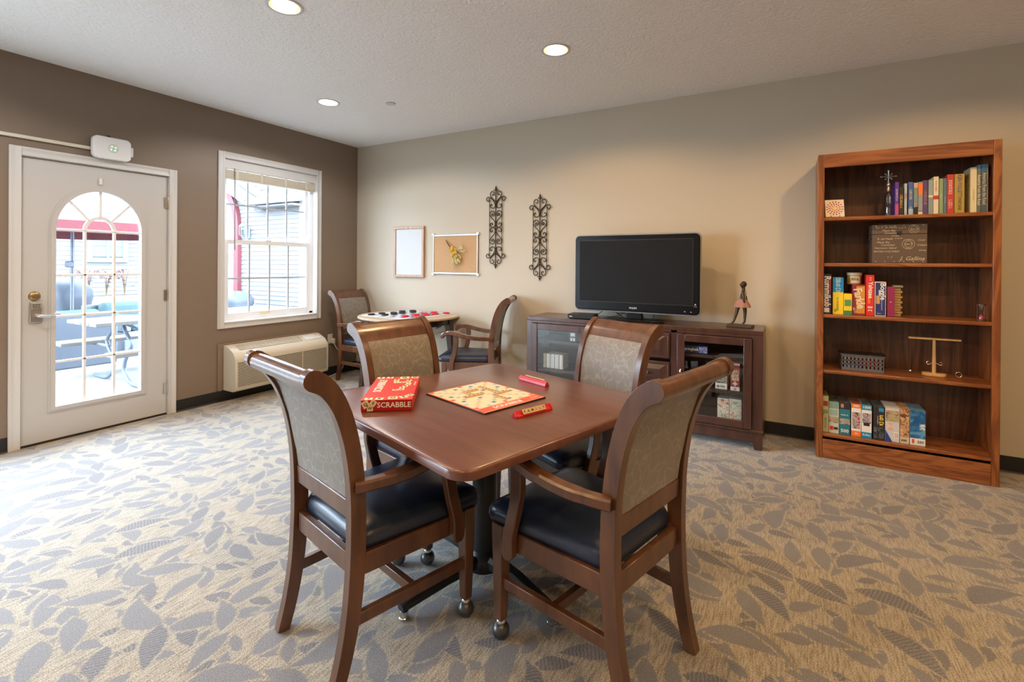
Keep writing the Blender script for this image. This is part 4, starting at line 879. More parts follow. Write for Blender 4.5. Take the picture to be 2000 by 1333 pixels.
for ringn, rr_, ln, wd in ((8,.017,.015,.007),(13,.031,.018,.010),(16,.046,.016,.011)):
    for k in range(ringn):
        a = 2*math.pi*(k+.5*(rr_ > .02))/ringn; c, s = math.cos(a), math.sin(a)
        q = [(rr_-ln*.5,0),(rr_,wd*.5),(rr_+ln*.5,0),(rr_,-wd*.5)]; g.add([(x*c-y*s, -.0004, .069+x*s+y*c) for x, y in q], [(0,1,2,3)])
g.build('petals', pm_, kd); g = G(); g.M = lean; g.lathe([(.001,-.0008),(.010,-.0006),(.010,0)], 14, (0,0,.069), 'y'); g.build('flower_centre', YEL, kd)
for s in (-1,1): G().tube(smoothpath([(s*.025,-.006,.016),(s*.025,-.010,.004),(s*.025,.0,.002),(s*.025,.05,.002),(s*.012,.035,.07)],4), .0018, 6).build('easel_wire', M_black, kd, smooth=True)

# ------------------------------------------------------------------ second shelf: printed trunk
tk = thing('keepsake_trunk', 'small brown trunk covered in cream handwriting and postmarks', 'trunk', ((5.124+5.41)/2,-.26,SH[1]+.0005))
M_tk = mat('trunk_brown',(.115,.08,.058),.7, vary=.15); M_scr = P('script_cream',(.62,.52,.36)); hw_, th, td = .143, .255, .165
G().box(-hw_,hw_,0,td,0,.19).build('case', M_tk, tk, bevel=.002); G().box(-hw_-.001,hw_+.001,-.001,td,.192,th).build('lid', M_tk, tk, bevel=.003)
for z in (.010,.247):
    for k in range(6): G().ball((-hw_+.02+k*(2*hw_-.04)/5,-.001,z), .0032, 8, 6).build('stud', mat('brass_pin',(.75,.62,.35),.3,.5), tk, smooth=True)
for s, x, z, sz in (('Sur R. de Maille',-.07,.236,.018),('Maple Bay',-.055,.215,.017),('Cowichan',-.045,.198,.017),('London',-.02,.180,.013),('R. del Maille',-.075,.160,.017),('Maple Bay',-.085,.138,.017),('Cowichan',-.06,.120,.018),('Vancouver Island',-.075,.100,.017),('BRITISH COLUMBIA',-.068,.077,.0155),('J. Gallina',.066,.030,.036),('a   J',-.05,.042,.016),('Colum',.115,.118,.018),('Cook',.112,.150,.016),('enroy',.118,.085,.016),('A de N',.015,.232,.013),('A de N',-.005,.163,.013)):
    text(s, sz, M_scr, tk, (x,-.0018 if z < .192 else -.0028,z), '-y', 0, 0, .0003, shear=.35)
def ringprint(cx, cz, r, y): G().add([(cx+q*math.cos(2*math.pi*k/36), y, cz+q*math.sin(2*math.pi*k/36)) for q in (r, r-.0016) for k in range(36)], [(k,(k+1)%36,36+(k+1)%36,36+k) for k in range(36)]).build('postmark', M_scr, tk)
for cx, cz, y in ((.075,.222,-.0016),(.048,.125,-.0006)):
    for r in (.033 if cz < .2 else .027, .021 if cz < .2 else .017): ringprint(cx, cz, r, y)
    text('Miss B', .015, M_scr, tk, (cx,y-.001,cz), '-y', .15, 0, .0003, shear=.3)
text('POSTALE', .008, M_scr, tk, (.048,-.0016,.098), '-y', 0, .2, .0003); text('VICTORIA B.C.', .0075, M_scr, tk, (.048,-.0016,.151), '-y', 0, .2, .0003)
lt = G().prism([(-.014,.016),(.014,.016),(.012,-.004),(0,-.014),(-.012,-.004)], -.006, -.001, 'y'); lt.build('latch', M_black, tk, bevel=.002).location = (-.0,0,.195)
G().tube(smoothpath([(-hw_,.05,.165),(-hw_-.012,.05,.158),(-hw_-.014,.08,.135),(-hw_-.012,.11,.158),(-hw_,.11,.165)],4), .004, 6).build('handle', M_black, tk, smooth=True)

# ------------------------------------------------------------------ third shelf: games
z = SH[2]+.0005; gg = 'game boxes on the third shelf'; NAV = P('navy',(.025,.035,.16))
carton('game_box', 'dark blue game box with white vertical lettering at the left end of the games', 4.851,4.897,-.275,-.06,z,1.258,NAV,[(.1,.75,.04,.15,WHT),(.82,.9,.55,.9,RED_)],[('Rummikub',.48,.56,.052,WHT,DN,1.5,.95)],group=gg)
carton('game_box', 'blue and yellow card game box beside the dark blue game box', 4.905,4.966,-.275,-.08,z,1.234,YEL,[(0,1,.60,1,P('cyan',(.01,.22,.50)))],[('~6',.5,.80,.036,P('ice',(.55,.75,.85)),DN,0,.9),('~14',.45,.28,.014,GRN,DN,0,1),('~3',.25,.1,.016,BLK,DN,0,1)],group=gg)
carton('game_box', 'small yellow and green box in front of the jar', 4.968,5.014,-.28,-.10,z,1.124,YEL,[(0,1,0,.2,GRN),(.1,.9,.42,.72,P('leaf',(.10,.30,.10)))],[],group=gg)
carton('game_box', 'maroon dice game box with cream slanted lettering under the jar', 5.017,5.088,-.275,-.06,z,1.188,P('maroon',(.26,.02,.05)),[(.3,.95,.06,.95,P('amber',(.62,.27,.03)))],[('Farkle',.52,.55,.066,CRM,R(-80),1.5,.85),('~4',.2,.16,.02,CRM,R(-70),1,1)],group=gg)
carton('game_box', 'tall bright red dice game box in the middle of the games', 5.091,5.135,-.28,-.06,z,1.255,P('scarlet',(.66,.03,.025)),[(.25,.5,.3,.62,ORG)],[('Yahtzee',.55,.63,.034,WHT,DN,1,1),('F-Y',.5,.90,.018,WHT,DN,0,1),('~2',.5,.17,.034,WHT,DN,1,1)],group=gg)
carton('game_box', 'navy letter game box with a cream border beside the red dice box', 5.138,5.198,-.28,-.06,z,1.210,P('cream_border',(.72,.66,.52)),[(.06,.94,.025,.975,NAV),(.12,.45,.36,.60,P('tan_dice',(.55,.33,.15)))],[('Boggle',.72,.72,.042,WHT,DN,1,1),('~22',.62,.36,.008,WHT,DN,0,1),('~5',.4,.08,.009,WHT,0,0,1)],group=gg)
carton('game_box', 'plain magenta game box near the end of the games', 5.205,5.243,-.28,-.06,z,1.178,P('magenta_box',(.28,.02,.09)),[],[('c',.45,.5,.018,WHT,0,.5,1)],group=gg)
jg = thing('block_tower_tube', 'clear tube of small wooden blocks at the right end of the games', 'game', (5.2668,-.20,z), 0)
M_blk = wood('pale_blocks',(.42,.26,.11),(.60,.42,.21),(20,20,20),.5,0)
for k in range(11):
    G().ob((0,-.01 if k%2 else 0,.009+k*.017), (.034,.05,.0145) , (0,0,R(90) if k%2 else 0)).build('wooden_block', M_blk, jg, bevel=.001)
G().box(-.028,.028,-.036,.030,.190,.206).build('cap', mat('grey_cap',(.30,.28,.25),.4), jg, bevel=.004)
jr = thing('game_jar', 'round tub with a cream lid standing on the maroon dice box', 'jar', (5.034,-.20,1.1885))
G().lathe([(.001,0),(.040,0),(.042,.004),(.042,.062),(.001,.062)], 28).build('tub', mat('olive_gold',(.30,.22,.07),.35), jr, smooth=True); G().lathe([(.001,.062),(.044,.062),(.044,.078),(.042,.08),(.001,.08)], 28).build('lid', mat('cream_lid',(.66,.58,.42),.4), jr, smooth=True)
G().loft([[(.0425*math.cos(R(a)),.0425*math.sin(R(a)),h) for a in range(-130,-40,10)] for h in (.008,.056)], False, False, False).build('label', CRM, jr, smooth=True); text('~4', .022, BLK, jr, (0,-.0432,.036), '-y', 0, .5)
st = thing('sand_timer', 'small glass sand timer with pink sand at the right end of the third shelf', 'sand timer', (5.672,-.25,z))
for h in (0,.092): G().lathe([(.001,h),(.022,h),(.022,h+.010),(.001,h+.010)], 20).build('end_cap', mat('timer_brown',(.10,.05,.03),.4), st, smooth=True)
G().lathe([(.016,.010),(.016,.035),(.003,.051),(.016,.067),(.016,.092)], 18).build('glass', M_gl, st, smooth=True); G().lathe([(.001,.0105),(.013,.0105),(.012,.026),(.001,.034)], 16).build('sand', mat('pink_sand',(.75,.10,.16),.8), st, smooth=True)
for a in (60,180,300): G().tube([(.019*math.cos(R(a)),.019*math.sin(R(a)),.01),(.019*math.cos(R(a)),.019*math.sin(R(a)),.092)], .0018, 6).build('post', mat('timer_brown',(.10,.05,.03),.4), st)

# ------------------------------------------------------------------ fourth shelf
z = SH[3]+.0005
bk_ = thing('storage_basket', 'smoky plastic basket with slotted sides and a clear lid', 'basket', (5.075,-.205,z))
M_smk = mat('smoky_plastic',(.17,.17,.19),.3); M_smk.node_tree.nodes['Principled BSDF'].inputs['Alpha'].default_value = .72
a, b, h_ = .118, .070, .112
def wallslots(fn, length, n):
    g = G(); st_ = length/n
    for q0, q1 in ((0,.022),(.042,.050),(.066,.074),(.092,h_)): fn(g, -length/2, length/2, q0, q1)
    for k in range(n+1): fn(g, -length/2+k*st_-.0065 if k else -length/2, -length/2+k*st_+.0065 if k < n else length/2, .022, .092)
    return g
wallslots(lambda g,u0,u1,q0,q1: g.box(u0,u1,-b,-b+.002,q0,q1), 2*a, 11).build('front_wall', M_smk, bk_); wallslots(lambda g,u0,u1,q0,q1: g.box(u0,u1,b-.002,b,q0,q1), 2*a, 11).build('back_wall', M_smk, bk_)
for s in (-1,1): wallslots(lambda g,u0,u1,q0,q1: g.box(*sorted((s*a,s*(a-.002))),u0,u1,q0,q1), 2*b, 6).build('end_wall', M_smk, bk_)
G().box(-a,a,-b,b,0,.002).build('floor_panel', M_smk, bk_); G().box(-a-.012,a+.012,-b-.010,b+.010,h_,h_+.006).build('lid', glassmat('smoky_lid',(.55,.55,.56),.12), bk_, bevel=.002); G().box(-a-.006,a+.006,-b-.005,b+.005,h_-.006,h_).build('rim', M_smk, bk_)
tag(G().ball((5.125,-.205,z+.055), .045, 16, 10, 1.1, .95, 1.0).build('red_cloth_bag', mat('red_cloth',(.50,.015,.03),.8,bump=.4,bscale=30), smooth=True), 'round red bag inside the plastic basket', 'bag')
tag(G().box(4.985,5.072,-.262,-.15,z+.0025,z+.038).build('blue_box', mat('blue_card',(.03,.06,.28),.5), bevel=.004), 'flat blue box at the bottom of the plastic basket', 'box')
rg = thing('ring_toss_stand', 'pale wooden ring toss stand with a crossbar and wire hooks', 'game', (5.463,-.185,z))
M_mpl = wood('maple',(.50,.30,.12),(.68,.45,.21),(16,16,2),.4,.2)
G().prism(rrect(-.062,.062,-.032,.032,.030,8), 0, .020, 'z').build('base', M_mpl, rg, bevel=.004); G().tube([(0,0,.02),(0,0,.10),(0,0,.235)], [.011,.010,.0085], 14).build('post', M_mpl, rg, smooth=True)
G().ob((0,0,.241), (.262,.026,.012)).build('crossbar', M_mpl, rg, bevel=.002)
for s in (-1,1):
    G().tube(smoothpath([(s*.008,-.006,.085),(s*.020,-.008,.080),(s*.030,-.008,.074),(s*.038,-.008,.080),(s*.036,-.008,.092),(s*.028,-.008,.092)],5), .0016, 6).build('hook', M_steel, rg, smooth=True)
    hr = G().tube([(s*.121,(.0155*math.cos(2*math.pi*k/24) if s < 0 else 0),.022+.0155*math.sin(2*math.pi*k/24)) if s < 0 else (s*.121+.0155*math.cos(2*math.pi*k/24),0,.022+.0155*math.sin(2*math.pi*k/24)) for k in range(25)], .0014, 6).build('ring', M_steel, rg, smooth=True)
    G().tube([(s*.121,0,.038),(s*.121,0,.236)], .0004, 4).build('string', mat('thread',(.25,.2,.15),.8), hr)

# ------------------------------------------------------------------ bottom shelf: jigsaw boxes
z = SH[4]+.0005; pg = 'jigsaw boxes on the bottom shelf'; f_ = -.295; q_ = -.09
OLV = P('pale_olive',(.50,.52,.30)); TEAL = P('teal',(.02,.19,.26)); SGE = P('sage',(.50,.56,.44)); DRK = P('near_black',(.03,.025,.03))
def topart(t, w_, d_, h_, m): G().box(-w_/2,w_/2,-d_/2,d_/2,h_,h_+.0006).build('lid_print', m, t)
def jig(label, x0, x1, zt_, m, panels, texts, top):
    t = carton('jigsaw_box', label, x0, x1, f_, q_, z, zt_, m, panels, texts, group=pg); topart(t, x1-x0, q_-f_, zt_-z, top); return t
A_town = art('town',(.08,.06,.05),(.35,.3,.25),(.5,.42,.3),60); A_bear = art('bears',(.16,.06,.03),(.55,.33,.18),(.70,.45,.25),42); A_dark = art('dark_scene',(.01,.015,.02),(.06,.08,.10),(.2,.2,.22),50)
jig('pale olive jigsaw box with green vertical print at the left end of the bottom shelf',4.851,4.884,.416,OLV,[(.1,.9,.72,.86,P('berry',(.3,.05,.05)))],[('~12',.5,.25,.014,GRN,DN,0,1),('~2',.5,.55,.04,GRN,DN,0,1)],art('top_olive',(.05,.05,.04),(.2,.2,.15),(.3,.28,.2),50))
jig('sage green jigsaw box with a village picture, second from the left',4.886,4.944,.384,SGE,[(0,1,.78,1,P('sea_green',(.20,.34,.28))),(.12,.88,.56,.74,P('mist',(.30,.40,.38))),(0,1,.33,.52,A_town),(.1,.45,.1,.22,RED_),(.5,.9,.12,.2,DRK)],[],A_dark)
jig('teal jigsaw box with a harbour picture, third from the left',4.947,5.007,.384,TEAL,[(0,1,.80,1,DRK),(0,1,.33,.50,A_town),(.12,.4,.84,.96,P('rosy',(.5,.2,.15)))],[('~7',.5,.62,.012,WHT,0,.5,1),('500',.5,.12,.03,WHT,0,1,1)],A_dark)
jig('white and orange jigsaw box marked 300, fourth from the left',5.014,5.067,.386,WHT,[(0,1,.87,1,ORG),(0,1,0,.17,ORG),(.08,.9,.24,.74,art('car',(.05,.04,.05),(.5,.45,.45),(.55,.03,.08),46))],[('300',.5,.935,.022,WHT,0,1,1),('~3',.55,.09,.016,WHT,0,.5,1)],art('top_red',(.1,.02,.03),(.3,.1,.1),(.1,.08,.08),50))
jig('white and blue jigsaw box marked 1000, fifth from the left',5.070,5.125,.388,WHT,[(0,1,.84,1,P('azure',(.01,.28,.55))),(0,1,0,.17,P('azure',(.01,.28,.55))),(.08,.92,.44,.74,art('coast',(.08,.08,.12),(.35,.3,.36),(.6,.5,.5),44)),(.2,.8,.36,.46,DRK)],[('1000',.5,.92,.024,WHT,0,1,1),('Buffalo',.5,.09,.016,WHT,0,.5,1)],A_dark)
jig('dark brown jigsaw box with yellow lettering, sixth from the left',5.134,5.192,.384,DRK,[(.05,.95,.04,.38,A_dark),(.5,.95,.86,.97,P('azure',(.01,.28,.55)))],[('~4',.74,.60,.032,P('lemon',(.85,.68,.12)),DN,2,1),('~9',.4,.6,.010,CRM,DN,0,1)],A_dark)
jig('pale lilac jigsaw box with a blue corner and barcode, third from the right',5.197,5.271,.384,P('lilac_white',(.62,.64,.70)),[(.04,.96,.60,.94,art('horses',(.25,.3,.18),(.5,.42,.25),(.25,.1,.07),36)),(.22,.55,.34,.57,P('peach',(.75,.45,.33))),(.62,.95,.12,.30,WHT),(.66,.91,.14,.27,art('barcode',(.1,.1,.1),(.6,.6,.6),(.8,.8,.8),300))],[('~2',.4,.46,.03,WHT,0,1,1)],P('lilac_white',(.62,.64,.70)))
bt = bpy.data.objects['jigsaw_box.006']; G().prism([(-.0365,0),(.0,0),(-.0365,.075)], -(q_-f_)/2-.0012, -(q_-f_)/2, 'y').build('blue_corner', BLU, bt)
jig('jigsaw box covered in brown bears and marked 300, second from the right',5.274,5.321,.388,P('parchment',(.66,.58,.44)),[(0,1,.18,1,A_bear)],[('300',.4,.09,.020,BLK,0,1,1)],A_bear)
jig('blue jigsaw box with a splashing sea picture marked 550, at the right end',5.325,5.402,.390,WHT,[(0,1,.20,1,art('ocean',(.01,.10,.30),(.04,.20,.45),(.12,.34,.60),18)),(.12,.28,.05,.17,P('coral',(.6,.12,.06))),(.62,.98,.46,.62,art('splash',(.03,.15,.4),(.5,.6,.7),(.8,.85,.9),70))],[('550',.68,.10,.022,BLK,0,.5,1)],art('ocean_top',(.06,.16,.32),(.12,.25,.42),(.2,.34,.5),14))

# ------------------------------------------------------------------ on the square table: word game
TT = TZ+.0006
TILE = wood('maple_tile',(.55,.36,.17),(.70,.50,.28),(20,20,20),.45,.1); INK = BLK
gm = thing('board_game_box', 'red word game box lying near the left corner of the square table', 'game box', (3.193,-2.746,TT), R(36))
G().box(-.095,.095,-.19,.19,0,.022).build('tray', P('box_dark_red',(.33,.012,.015)), gm, bevel=.001)
G().box(-.096,.096,-.191,.191,.004,.045).build('lid', P('box_red',(.55,.03,.025)), gm, bevel=.0012)
G().box(-.0955,.0955,-.1918,-.1909,.006,.0445).build('side_print', P('side_red',(.38,.008,.012)), gm)
text('SCRABBLE', .028, WHT, gm, (.028,-.1925,.025), '-y', 0, .6)
text('SCRABBLE', .045, WHT, gm, (-.055,.03,.0456), '+z', R(90), .6)
def tprint(x, y, s, ch, rot, face='+z'):              # printed letter tile
    if face == '+z':
        g = G(); g.ob((0,0,0),(s,s,.0006)); o = g.build('printed_tile', CRM, gm); o.location = (x,y,.0455); o.rotation_euler = (0,0,rot); text(ch, s*.8, INK, gm, (x,y,.0462), '+z', rot, .5)
    else:
        g = G(); g.ob((0,0,0),(s,.0006,s)); o = g.build('printed_tile', CRM, gm); o.location = (x,-.1922,y); o.rotation_euler = (0,rot,0); text(ch, s*.7, INK, gm, (x,-.1931,y), '-y', -rot, .5)
for x, y, s, ch, r_ in ((-.07,-.172,.03,'T',.1),(-.03,-.175,.03,'R',-.1),(.02,-.165,.036,'O',.05),(.06,-.155,.03,'E',.5),(.083,-.13,.024,'A',.9),(-.075,.172,.03,'S',.1),(-.035,.175,.028,'F',-.1),(.03,.168,.04,'G',.1),(.075,.172,.03,'M',-.1)): tprint(x,y,s,ch,r_)
for k, (x, y, ch) in enumerate(((.0,.13,'B'),(.0,.107,'U'),(.004,.083,'I'),(.028,.083,'L'),(.052,.09,'D'),(.056,.114,'S'),(.058,.062,'I'),(.057,.037,'N'),(.048,.012,'G'),(.038,-.012,'S'),(.014,-.045,'D'),(.038,-.04,'A'))): tprint(x,y,.0225,ch,.04)
for x, y, s, ch, r_ in ((-.078,.029,.026,'Q',-.5),(-.05,.034,.022,'E',.6),(-.062,.014,.022,'W',-.1)): tprint(x,y,s,ch,r_,'side')
text('~14', .009, WHT, gm, (.085,.06,.0456), '+z', R(90), .2)

bd = thing('game_board', 'open word game board with a red title strip lying on the square table', 'game board', (3.512,-2.526,TT), R(-16.5))
hw_, hh_ = .193, .1705
G().box(-hw_,hw_,-hh_,hh_,0,.005).build('board_panel', P('board_black',(.02,.02,.02)), bd)
G().box(-hw_+.002,hw_-.002,-hh_+.002,hh_-.002,.005,.0056).build('red_border', P('board_red',(.66,.09,.05)), bd)
px0, px1, py0, py1 = -hw_+.008, hw_-.058, -hh_+.008, hh_-.008
G().box(px0,px1,py0,py1,.0056,.006).build('playing_field', P('field_cream',(.74,.62,.44)), bd)
cw, ch_ = (px1-px0)/15, (py1-py0)/15
tri = {(0,0),(0,7),(0,14),(7,0),(7,14),(14,0),(14,7),(14,14)}; dbl = {(k,k) for k in range(1,14)}|{(k,14-k) for k in range(1,14)}; tl = {(1,5),(1,9),(5,1),(5,5),(5,9),(5,13),(9,1),(9,5),(9,9),(9,13),(13,5),(13,9)}; dl = {(0,3),(0,11),(2,6),(2,8),(3,0),(3,7),(3,14),(6,2),(6,6),(6,8),(6,12),(7,3),(7,11),(8,2),(8,6),(8,8),(8,12),(11,0),(11,7),(11,14),(12,6),(12,8),(14,3),(14,11)}
SQ = {'t':P('sq_red',(.62,.10,.06)),'d':P('sq_pink',(.72,.42,.34)),'b':P('sq_blue',(.05,.22,.42)),'l':P('sq_pale_blue',(.30,.46,.54))}
def cell(i, j): return (px0+(i+.5)*cw, py0+(j+.5)*ch_)
for i in range(15):
    for j in range(15):
        k = 't' if (i,j) in tri else 'b' if (i,j) in tl else 'd' if (i,j) in dbl else 'l' if (i,j) in dl else None
        if k: x, y = cell(i,j); G().box(x-cw*.42,x+cw*.42,y-ch_*.42,y+ch_*.42,.006,.0064).build('premium_square', SQ[k], bd)
for k in range(1,15):
    G().box(px0+k*cw-.0003,px0+k*cw+.0003,py0,py1,.006,.0062).build('grid_line', P('grid_white',(.8,.75,.65)), bd); G().box(px0,px1,py0+k*ch_-.0003,py0+k*ch_+.0003,.006,.0062).build('grid_line', P('grid_white',(.8,.75,.65)), bd)
text('SCRABBLE', .034, WHT, bd, (hw_-.030,-.02,.0058), '+z', R(90), .6); text('~8', .010, WHT, bd, (hw_-.03,.13,.0058), '+z', R(90), .3)
G().box(hw_-.055,hw_-.053,-hh_+.008,hh_-.008,.0056,.0062).build('strip_line', CRM, bd); G().box(hw_-.008,hw_-.006,-hh_+.008,hh_-.008,.0056,.0062).build('strip_line', CRM, bd)
# wooden letter tiles: words laid on the board, a word on a rack, blanks on the other rack
tile_me = {}
def tile(mtx, letter, label, group):
    t = thing('letter_tile', label, 'tile', group=group)
    if 'b' not in tile_me: tile_me['b'] = G().box(-.0092,.0092,-.0098,.0098,0,.0044).build('block', TILE, t, bevel=.0008)
    else: o = tile_me['b'].copy(); C.objects.link(o); o.parent = t
    if letter: text(letter, .014, INK, t, (-.001,0,.0047), '+z', 0, .5)
    t.matrix_world = mtx; return t
Rb = Matrix.Rotation(R(-16.5),4,'Z'); Tb = Matrix.Translation((3.512,-2.526,TT+.0068))
words = [(7,(3,10),(1,0),'longest far row'),(5,(7,7),(0,-1),'middle cross row'),(4,(4,5),(1,0),'near left row'),(3,(4,8),(0,-1),'short left column'),(4,(9,12),(0,-1),'right hand column'),(4,(10,8),(1,0),'near right row')]
used = set()
for n_, (i, j), (di, dj), where in words:
    for k in range(n_):
        c_ = (i+di*k, j+dj*k)
        if c_ in used: continue
        used.add(c_); x, y = cell(*c_)
        tile(Tb @ Rb @ Matrix.Translation((x,y,0)) @ Matrix.Rotation(R(90),4,'Z'), '~1', '%s wooden letter tile of the %s on the game board' % (ORD[k], where), 'letter tiles on the game board')
def rack(loc, rz, label, tiles, fallen=False):
    rk = thing('tile_rack', label, 'tile rack', loc, rz, 'red tile racks')
    m = mat('red_plastic_rack',(.60,.015,.03),.3) if not fallen else mat('rose_plastic_rack',(.55,.05,.09),.3)
    prof = [(-.013,0),(.013,0),(.013,.004),(.006,.020),(.003,.022),(.0015,.018),(-.006,.007),(-.011,.009),(-.013,.006)]
    G().prism([(y, z_) for y, z_ in prof], -.0925, .0925, 'x').build('rack_body', m, rk, bevel=.0008)
    for s in (-1,1): G().prism([(-.013,0),(.013,0),(.013,.006),(.005,.0225),(-.002,.021),(-.013,.010)], *sorted((s*.0925, s*.0885)), 'x').build('end_cap', m, rk, bevel=.0006)
    return rk
rk1 = rack((3.7955,-2.634,TT), R(69.5), 'red tile rack spelling family near the right edge of the square table', 'FAMILY')
base_m = Matrix.Translation((3.7955,-2.634,TT)) @ Matrix.Rotation(R(69.5),4,'Z')
for k, chh in enumerate('FAMILY'):
    tile(base_m @ Matrix.Translation((-.05+k*.0192,-.0082,.0165)) @ Matrix.Rotation(R(57),4,'X'), chh, 'wooden letter tile %s on the rack that spells family' % chh, 'letter tiles on the rack')
rk2 = rack((3.581,-2.208,TT), R(160), 'rose tile rack with its back turned near the far edge of the square table', '', True)
m2 = Matrix.Translation((3.581,-2.208,TT)) @ Matrix.Rotation(R(160),4,'Z')
for k in range(7):
    tile(m2 @ Matrix.Translation((-.062+k*.0192,-.0082,.0165)) @ Matrix.Rotation(R(57),4,'X'), None, '%s blank-backed wooden tile on the rose rack' % ORD[k], 'tiles on the rose rack')

# ------------------------------------------------------------------ outdoors: courtyard seen through door and window
PZ = -.09
M_conc = mat('pale_concrete',(.20,.195,.185),.9, vary=.08, vscale=3)
tag(G().box(-26,-T-.001,-16,14,-.3,PZ).build('patio', M_conc), kind='structure')
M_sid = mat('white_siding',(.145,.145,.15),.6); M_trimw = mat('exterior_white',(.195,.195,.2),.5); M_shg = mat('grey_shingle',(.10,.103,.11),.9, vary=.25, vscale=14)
def siding(parent, axis, fixed, a0, a1, z0, z1, course=.105, sgn=-1):
    n = int((z1-z0)/course)
    for k in range(n):
        z = z0+k*course
        pr = [(0,z),(sgn*.020,z+.001),(sgn*.006,z+course),(0,z+course)]
        g = G()
        if axis == 'x': g.prism([(fixed+p[0], p[1]) for p in pr], a0, a1, 'x')
        else: g.prism([(fixed+p[0], p[1]) for p in pr], a0, a1, 'y')
        g.build('siding_board', M_sid, parent)
def house_window(parent, face, c, u0, u1, z0, z1, lights=2):
    """face 'x': wall x=c looking +x, u is y"""
    def bx(u0_, u1_, d0, d1, q0, q1): return G().box(c+d0, c+d1, u0_, u1_, q0, q1) if face == 'x' else G().box(u0_, u1_, c-d1, c-d0, q0, q1)
    f = thing('house_window', None, None); f.parent = parent
    for a in ((u0-.09,u1+.09,z1,z1+.10),(u0-.09,u1+.09,z0-.12,z0),(u0-.09,u0,z0,z1),(u1,u1+.09,z0,z1)): bx(a[0],a[1],.0,.05,a[2],a[3]).build('casing', M_trimw, f)
    w_ = (u1-u0)/lights
    for i in range(lights):
        a, b = u0+i*w_, u0+(i+1)*w_
        bx(a+.03,b-.03,.0,.02,z0+.03,z1-.03).build('pane', mat('house_pane',(.16,.20,.26),.15), f)
        bx(a,a+.03,.0,.04,z0,z1).build('sash_stile', M_trimw, f); bx(b-.03,b,.0,.04,z0,z1).build('sash_stile', M_trimw, f)
        bx(a+.03,b-.03,.0,.04,(z0+z1)/2-.02,(z0+z1)/2+.02).build('meeting_rail', M_trimw, f)
        for q in (.25,.75): bx(a+.03,b-.03,.02,.028,z0+(z1-z0)*q-.006,z0+(z1-z0)*q+.006).build('muntin', M_trimw, f)
        bx((a+b)/2-.006,(a+b)/2+.006,.02,.028,z0+.03,z1-.03).build('muntin', M_trimw, f)
wing = thing('house_wing', 'white sided house wing with a red arch seen through the window', 'building', (0,0,0)); WYF = 2.9
siding(wing, 'x', WYF, -10.3, -4.85, PZ, 3.3)
G().box(-10.3,-4.85,WYF,WYF+.2,PZ,3.3).build('wall_core', M_sid, wing); G().box(-4.93,-4.80,WYF-.04,WYF+.22,PZ,2.72).build('corner_board', mat('grey_trim',(.45,.47,.48),.6), wing, bevel=.004)
G().box(-6.35,-4.3,WYF-.42,WYF-.30,2.66,2.80).build('gutter', mat('gutter_grey',(.42,.46,.52),.5), wing, bevel=.01)
g = G(); g.add([(-6.5,WYF-.42,2.79),(-4.2,WYF-.42,2.79),(-4.2,WYF+3.2,4.7),(-6.5,WYF+3.2,4.7)], [(0,1,2,3)]); g.add([(-6.5,WYF-.42,2.75),(-4.2,WYF-.42,2.75),(-4.2,WYF+3.2,4.66),(-6.5,WYF+3.2,4.66)], [(3,2,1,0)]); g.build('roof', M_shg, wing)
G().box(-6.35,-4.85,WYF-.30,WYF,2.60,2.64).build('soffit', M_trimw, wing)
g = G(); g.prism([(-8.6,4.05),(-8.6,3.65),(-6.15,2.52),(-6.02,2.80)], WYF-.34, WYF-.26, 'y'); g.build('rake_board', M_trimw, wing)
g = G(); g.prism([(-8.6,4.10),(-6.0,2.86),(-6.0,2.82),(-8.6,4.05)], WYF-.36, WYF+3.2, 'y'); g.build('gable_roof', M_shg, wing)
acx, aR, asp = -8.53, 1.38, 2.13; M_red = mat('red_trim',(.19,.045,.054),.5)
ang_ = [math.pi*k/32 for k in range(33)]
pth = [(acx+(aR-.09)*1.0, PZ)]+[(acx+(aR-.09)*math.cos(a), asp+(aR-.09)*math.sin(a)) for a in ang_]+[(acx-(aR-.09), PZ)]
G().sweep([(x, WYF-.06, z) for x, z in pth], .18, .10, (0,1,0)).build('red_arch', M_red, wing, smooth=True, ang=30)
G().prism([(x, z) for x, z in pth], WYF-.035, WYF-.022, 'y').build('arch_glass', mat('arch_pane',(.30,.42,.50),.12), wing)
for z in (.75,1.45,2.13): G().box(acx-aR+.1,acx+aR-.1,WYF-.05,WYF-.03,z-.06,z+.06).build('arch_rail', M_trimw, wing)
for x in (-.55,0,.55): G().box(acx+x-.04,acx+x+.04,WYF-.05,WYF-.03,PZ,asp+1.0).build('arch_mullion', M_trimw, wing)
ln = thing('wall_lantern', 'grey carriage lantern on the siding of the house wing', 'lantern', (-6.84,WYF-.02,2.02))
M_lan = mat('lantern_grey',(.28,.33,.34),.5,.4)
G().box(-.06,.06,-.03,.0,-.12,.14).build('back_plate', M_lan, ln, bevel=.01); G().tube(smoothpath([(0,-.02,-.06),(0,-.10,-.10),(0,-.13,-.04)],4), .012, 8).build('bracket', M_lan, ln, smooth=True)
G().lathe([(.05,-.05),(.075,-.04),(.08,.16),(.085,.17)], 6, (0,-.15,0)).build('glass_cage', glassmat('lantern_glass',(.8,.85,.85),.1), ln); 
for k in range(6): a = k*math.pi/3; G().tube([(.076*math.cos(a),-.15+.076*math.sin(a),-.045),(.082*math.cos(a),-.15+.082*math.sin(a),.165)], .006, 5).build('cage_bar', M_lan, ln)
G().lathe([(.095,.17),(.07,.20),(.03,.24),(.02,.27),(.03,.285),(.001,.32)], 12, (0,-.15,0)).build('cap', M_lan, ln, smooth=True); G().lathe([(.001,-.10),(.04,-.075),(.06,-.05)], 12, (0,-.15,0)).build('bottom_finial', M_lan, ln, smooth=True)
far = thing('courtyard_house', 'pale sided house across the courtyard with a twin window', 'building', (0,0,0)); FXW = -11.5
